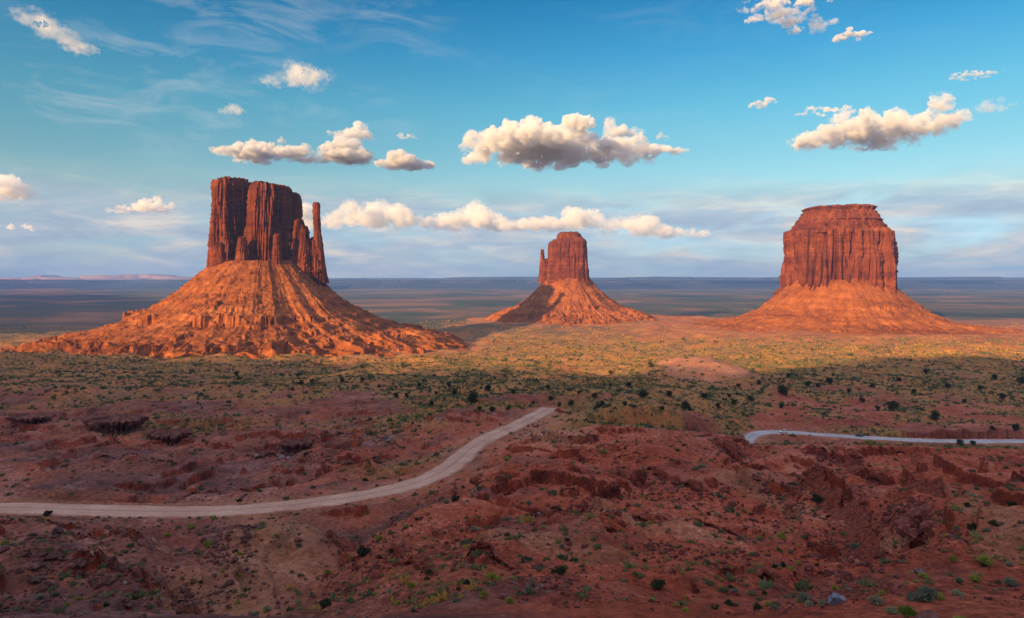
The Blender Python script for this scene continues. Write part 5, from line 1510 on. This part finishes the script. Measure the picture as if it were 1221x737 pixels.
# ------------------------------------------------------------------ the two cars on the far road
def plain_mat(name, col, rough=0.4, metal=0.0, trans=0.0, emit=None):
    m, t = bound(name)
    n = t.noise(t.n('ShaderNodeTexCoord').outputs['Object'], 6.0, 4.0)
    c = t.mix(t.math('MULTIPLY', n, 0.25), col, tuple(v * 0.75 for v in col))
    p = t.n('ShaderNodeBsdfPrincipled', {'Base Color': c, 'Roughness': rough, 'Metallic': metal})
    t.n('ShaderNodeOutputMaterial', {'Surface': p.outputs[0]})
    return m
M_TYRE = plain_mat('tyre_rubber', (0.02, 0.02, 0.02), 0.85)
M_RIM = plain_mat('wheel_metal', (0.45, 0.45, 0.46), 0.35, 0.8)
M_GLASS = plain_mat('dark_car_glass', (0.02, 0.025, 0.03), 0.08)
M_LAMP = plain_mat('headlight_glass', (0.75, 0.76, 0.78), 0.1)
M_TAIL = plain_mat('tail_light_red', (0.35, 0.02, 0.015), 0.2)
M_TRIM = plain_mat('black_bumper_plastic', (0.03, 0.03, 0.032), 0.6)

def loft(sections, name):
    """sections along x: (x, half width, z bottom, z top, top half width)"""
    V = []
    for x_, hw, zb, zt, tw_ in sections:
        zm = zb + (zt - zb) * 0.55
        V.append([(x_, -hw * 0.94, zb), (x_, -hw, zb + (zt - zb) * 0.25), (x_, -hw, zm), (x_, -tw_, zt - 0.05), (x_, -tw_ * 0.8, zt), (x_, tw_ * 0.8, zt), (x_, tw_, zt - 0.05), (x_, hw, zm), (x_, hw, zb + (zt - zb) * 0.25), (x_, hw * 0.94, zb)])
    V = np.array(V); n = V.shape[1]
    q = list(map(tuple, grid_quads(len(V), n, True)))
    Vf = V.reshape(-1, 3)
    tri = []
    for base, flip in ((0, False), ((len(V) - 1) * n, True)):
        for k in range(1, n - 1):
            tri.append((base, base + k, base + k + 1) if not flip else (base, base + k + 1, base + k))
    return new_mesh(name, Vf, quads=q, tri=tri)

def disc_ring(name, r0, r1, wdt, seg=28):
    a = np.linspace(0, 2 * np.pi, seg, endpoint=False)
    prof = [(r0, -wdt / 2), (r1 * 0.96, -wdt / 2), (r1, -wdt * 0.36), (r1, wdt * 0.36), (r1 * 0.96, wdt / 2), (r0, wdt / 2)]
    V = np.array([[(r_ * math.cos(t_), y_, r_ * math.sin(t_)) for t_ in a] for r_, y_ in prof])
    return new_mesh(name, V, quads=np.concatenate([grid_quads(len(prof), seg, True), np.array([[(len(prof) - 1) * seg + k, (len(prof) - 1) * seg + (k + 1) % seg, (k + 1) % seg, k] for k in range(seg)])]))

def car(pos, rz, paint, label, suv):
    o = empty('parked_car', pos, rz)
    tag(o, label, 'car')
    H = 0.25 if suv else 0.0
    lower = [(-2.28, 0.70, 0.45, 0.80, 0.66), (-2.2, 0.86, 0.34, 0.98 + H * 0.6, 0.80), (-1.6, 0.92, 0.26, 1.02 + H * 0.6, 0.86), (0.9, 0.92, 0.26, 0.98 + H * 0.5, 0.85), (1.7, 0.90, 0.28, 0.92 + H * 0.5, 0.80), (2.2, 0.82, 0.36, 0.78 + H * 0.4, 0.72), (2.34, 0.66, 0.42, 0.66, 0.6)]
    body = link('body', loft(lower, 'body'), paint, o)
    b = 0.98 + H * 0.5
    rear = -2.1 if suv else -1.75
    roof = 1.46 + H * 1.2
    gh = [(rear, 0.80, b - 0.06, b + 0.04, 0.74), (rear + (0.25 if suv else 0.55), 0.78, b - 0.06, roof - 0.06, 0.64), (0.1, 0.78, b - 0.06, roof - 0.02, 0.65), (1.0, 0.80, b - 0.06, b + 0.05, 0.74)]
    link('window', loft(gh, 'window'), M_GLASS, o)
    rf = [(rear + (0.26 if suv else 0.6), 0.62, roof - 0.09, roof - 0.01, 0.58), (-0.6, 0.67, roof - 0.10, roof + 0.03, 0.62), (0.15, 0.63, roof - 0.09, roof, 0.58)]
    rfm = link('roof', loft(rf, 'roof'), paint, o)
    for px_ in (-0.55, rear + 0.7):
        for s_ in (-1, 1):
            V, q = tube([(px_, s_ * 0.845, b - 0.05), (px_ - 0.04, s_ * 0.69, roof - 0.05)], [0.05, 0.045], 6)
            link('pillar', new_mesh('pillar', V, quads=q), paint, o)
    tyre, rim = disc_ring('tyre', 0.2, 0.34 + H * 0.16, 0.23), disc_ring('rim', 0.02, 0.215, 0.2)
    for wx in (-1.38, 1.42):
        for s_ in (-1, 1):
            wt = link('wheel', tyre, M_TYRE, o, (wx, s_ * 0.84, 0.34 + H * 0.16))
            link('rim', rim, M_RIM, wt, (0, s_ * 0.03, 0))
    hl = loft([(2.19, 0.17, 0.62, 0.80, 0.15), (2.29, 0.13, 0.63, 0.77, 0.12)], 'headlight'); tl = loft([(-2.27, 0.12, 0.68, 0.92, 0.11), (-2.18, 0.14, 0.66, 0.95, 0.13)], 'tail_light')
    for s_ in (-1, 1):
        link('headlight', hl, M_LAMP, o, (0, s_ * 0.6, H * 0.3))
        link('tail_light', tl, M_TAIL, o, (0, s_ * 0.66, H * 0.4))
        link('side_mirror', loft([(0.72, 0.1, 0, 0.14, 0.09), (0.84, 0.08, 0.01, 0.13, 0.07)], 'side_mirror'), paint, o, (0, s_ * 0.97, b))
    link('bumper', loft([(2.2, 0.80, 0.28, 0.5, 0.78), (2.38, 0.66, 0.30, 0.48, 0.64)], 'bumper'), M_TRIM, o)
    link('bumper', loft([(-2.34, 0.68, 0.32, 0.52, 0.66), (-2.2, 0.84, 0.30, 0.54, 0.82)], 'bumper'), M_TRIM, o)
    return o

def on_road(P, px):
    q = CX + FPX * P[:, 0] / P[:, 1]
    c_ = np.nonzero(P[:, 1] > 385)[0]
    k = c_[np.argmin(np.abs(q[c_] - px))]
    k = int(np.clip(k, 1, len(P) - 2))
    T = P[k + 1] - P[k - 1]
    return P[k], math.atan2(T[1], T[0]), np.array([T[1], -T[0], 0]) / np.hypot(T[0], T[1])
p_, rz, nn = on_road(ROAD2, 931)
sg = 1 if nn[1] < 0 else -1
q_ = p_ + nn * sg * 2.0
car((q_[0], q_[1], q_[2] + 0.12), rz, plain_mat('white_car_paint', (0.78, 0.79, 0.80), 0.25), 'white high-roofed car on the grey road near its bend', True)
p_, rz, nn = on_road(ROAD2, 1026)
sg = 1 if nn[1] > 0 else -1
q_ = p_ + nn * sg * 1.6
car((q_[0], q_[1], q_[2] + 0.12), rz + math.pi, plain_mat('dark_blue_car_paint', (0.035, 0.04, 0.06), 0.25), 'dark car driving along the middle of the grey road', False)
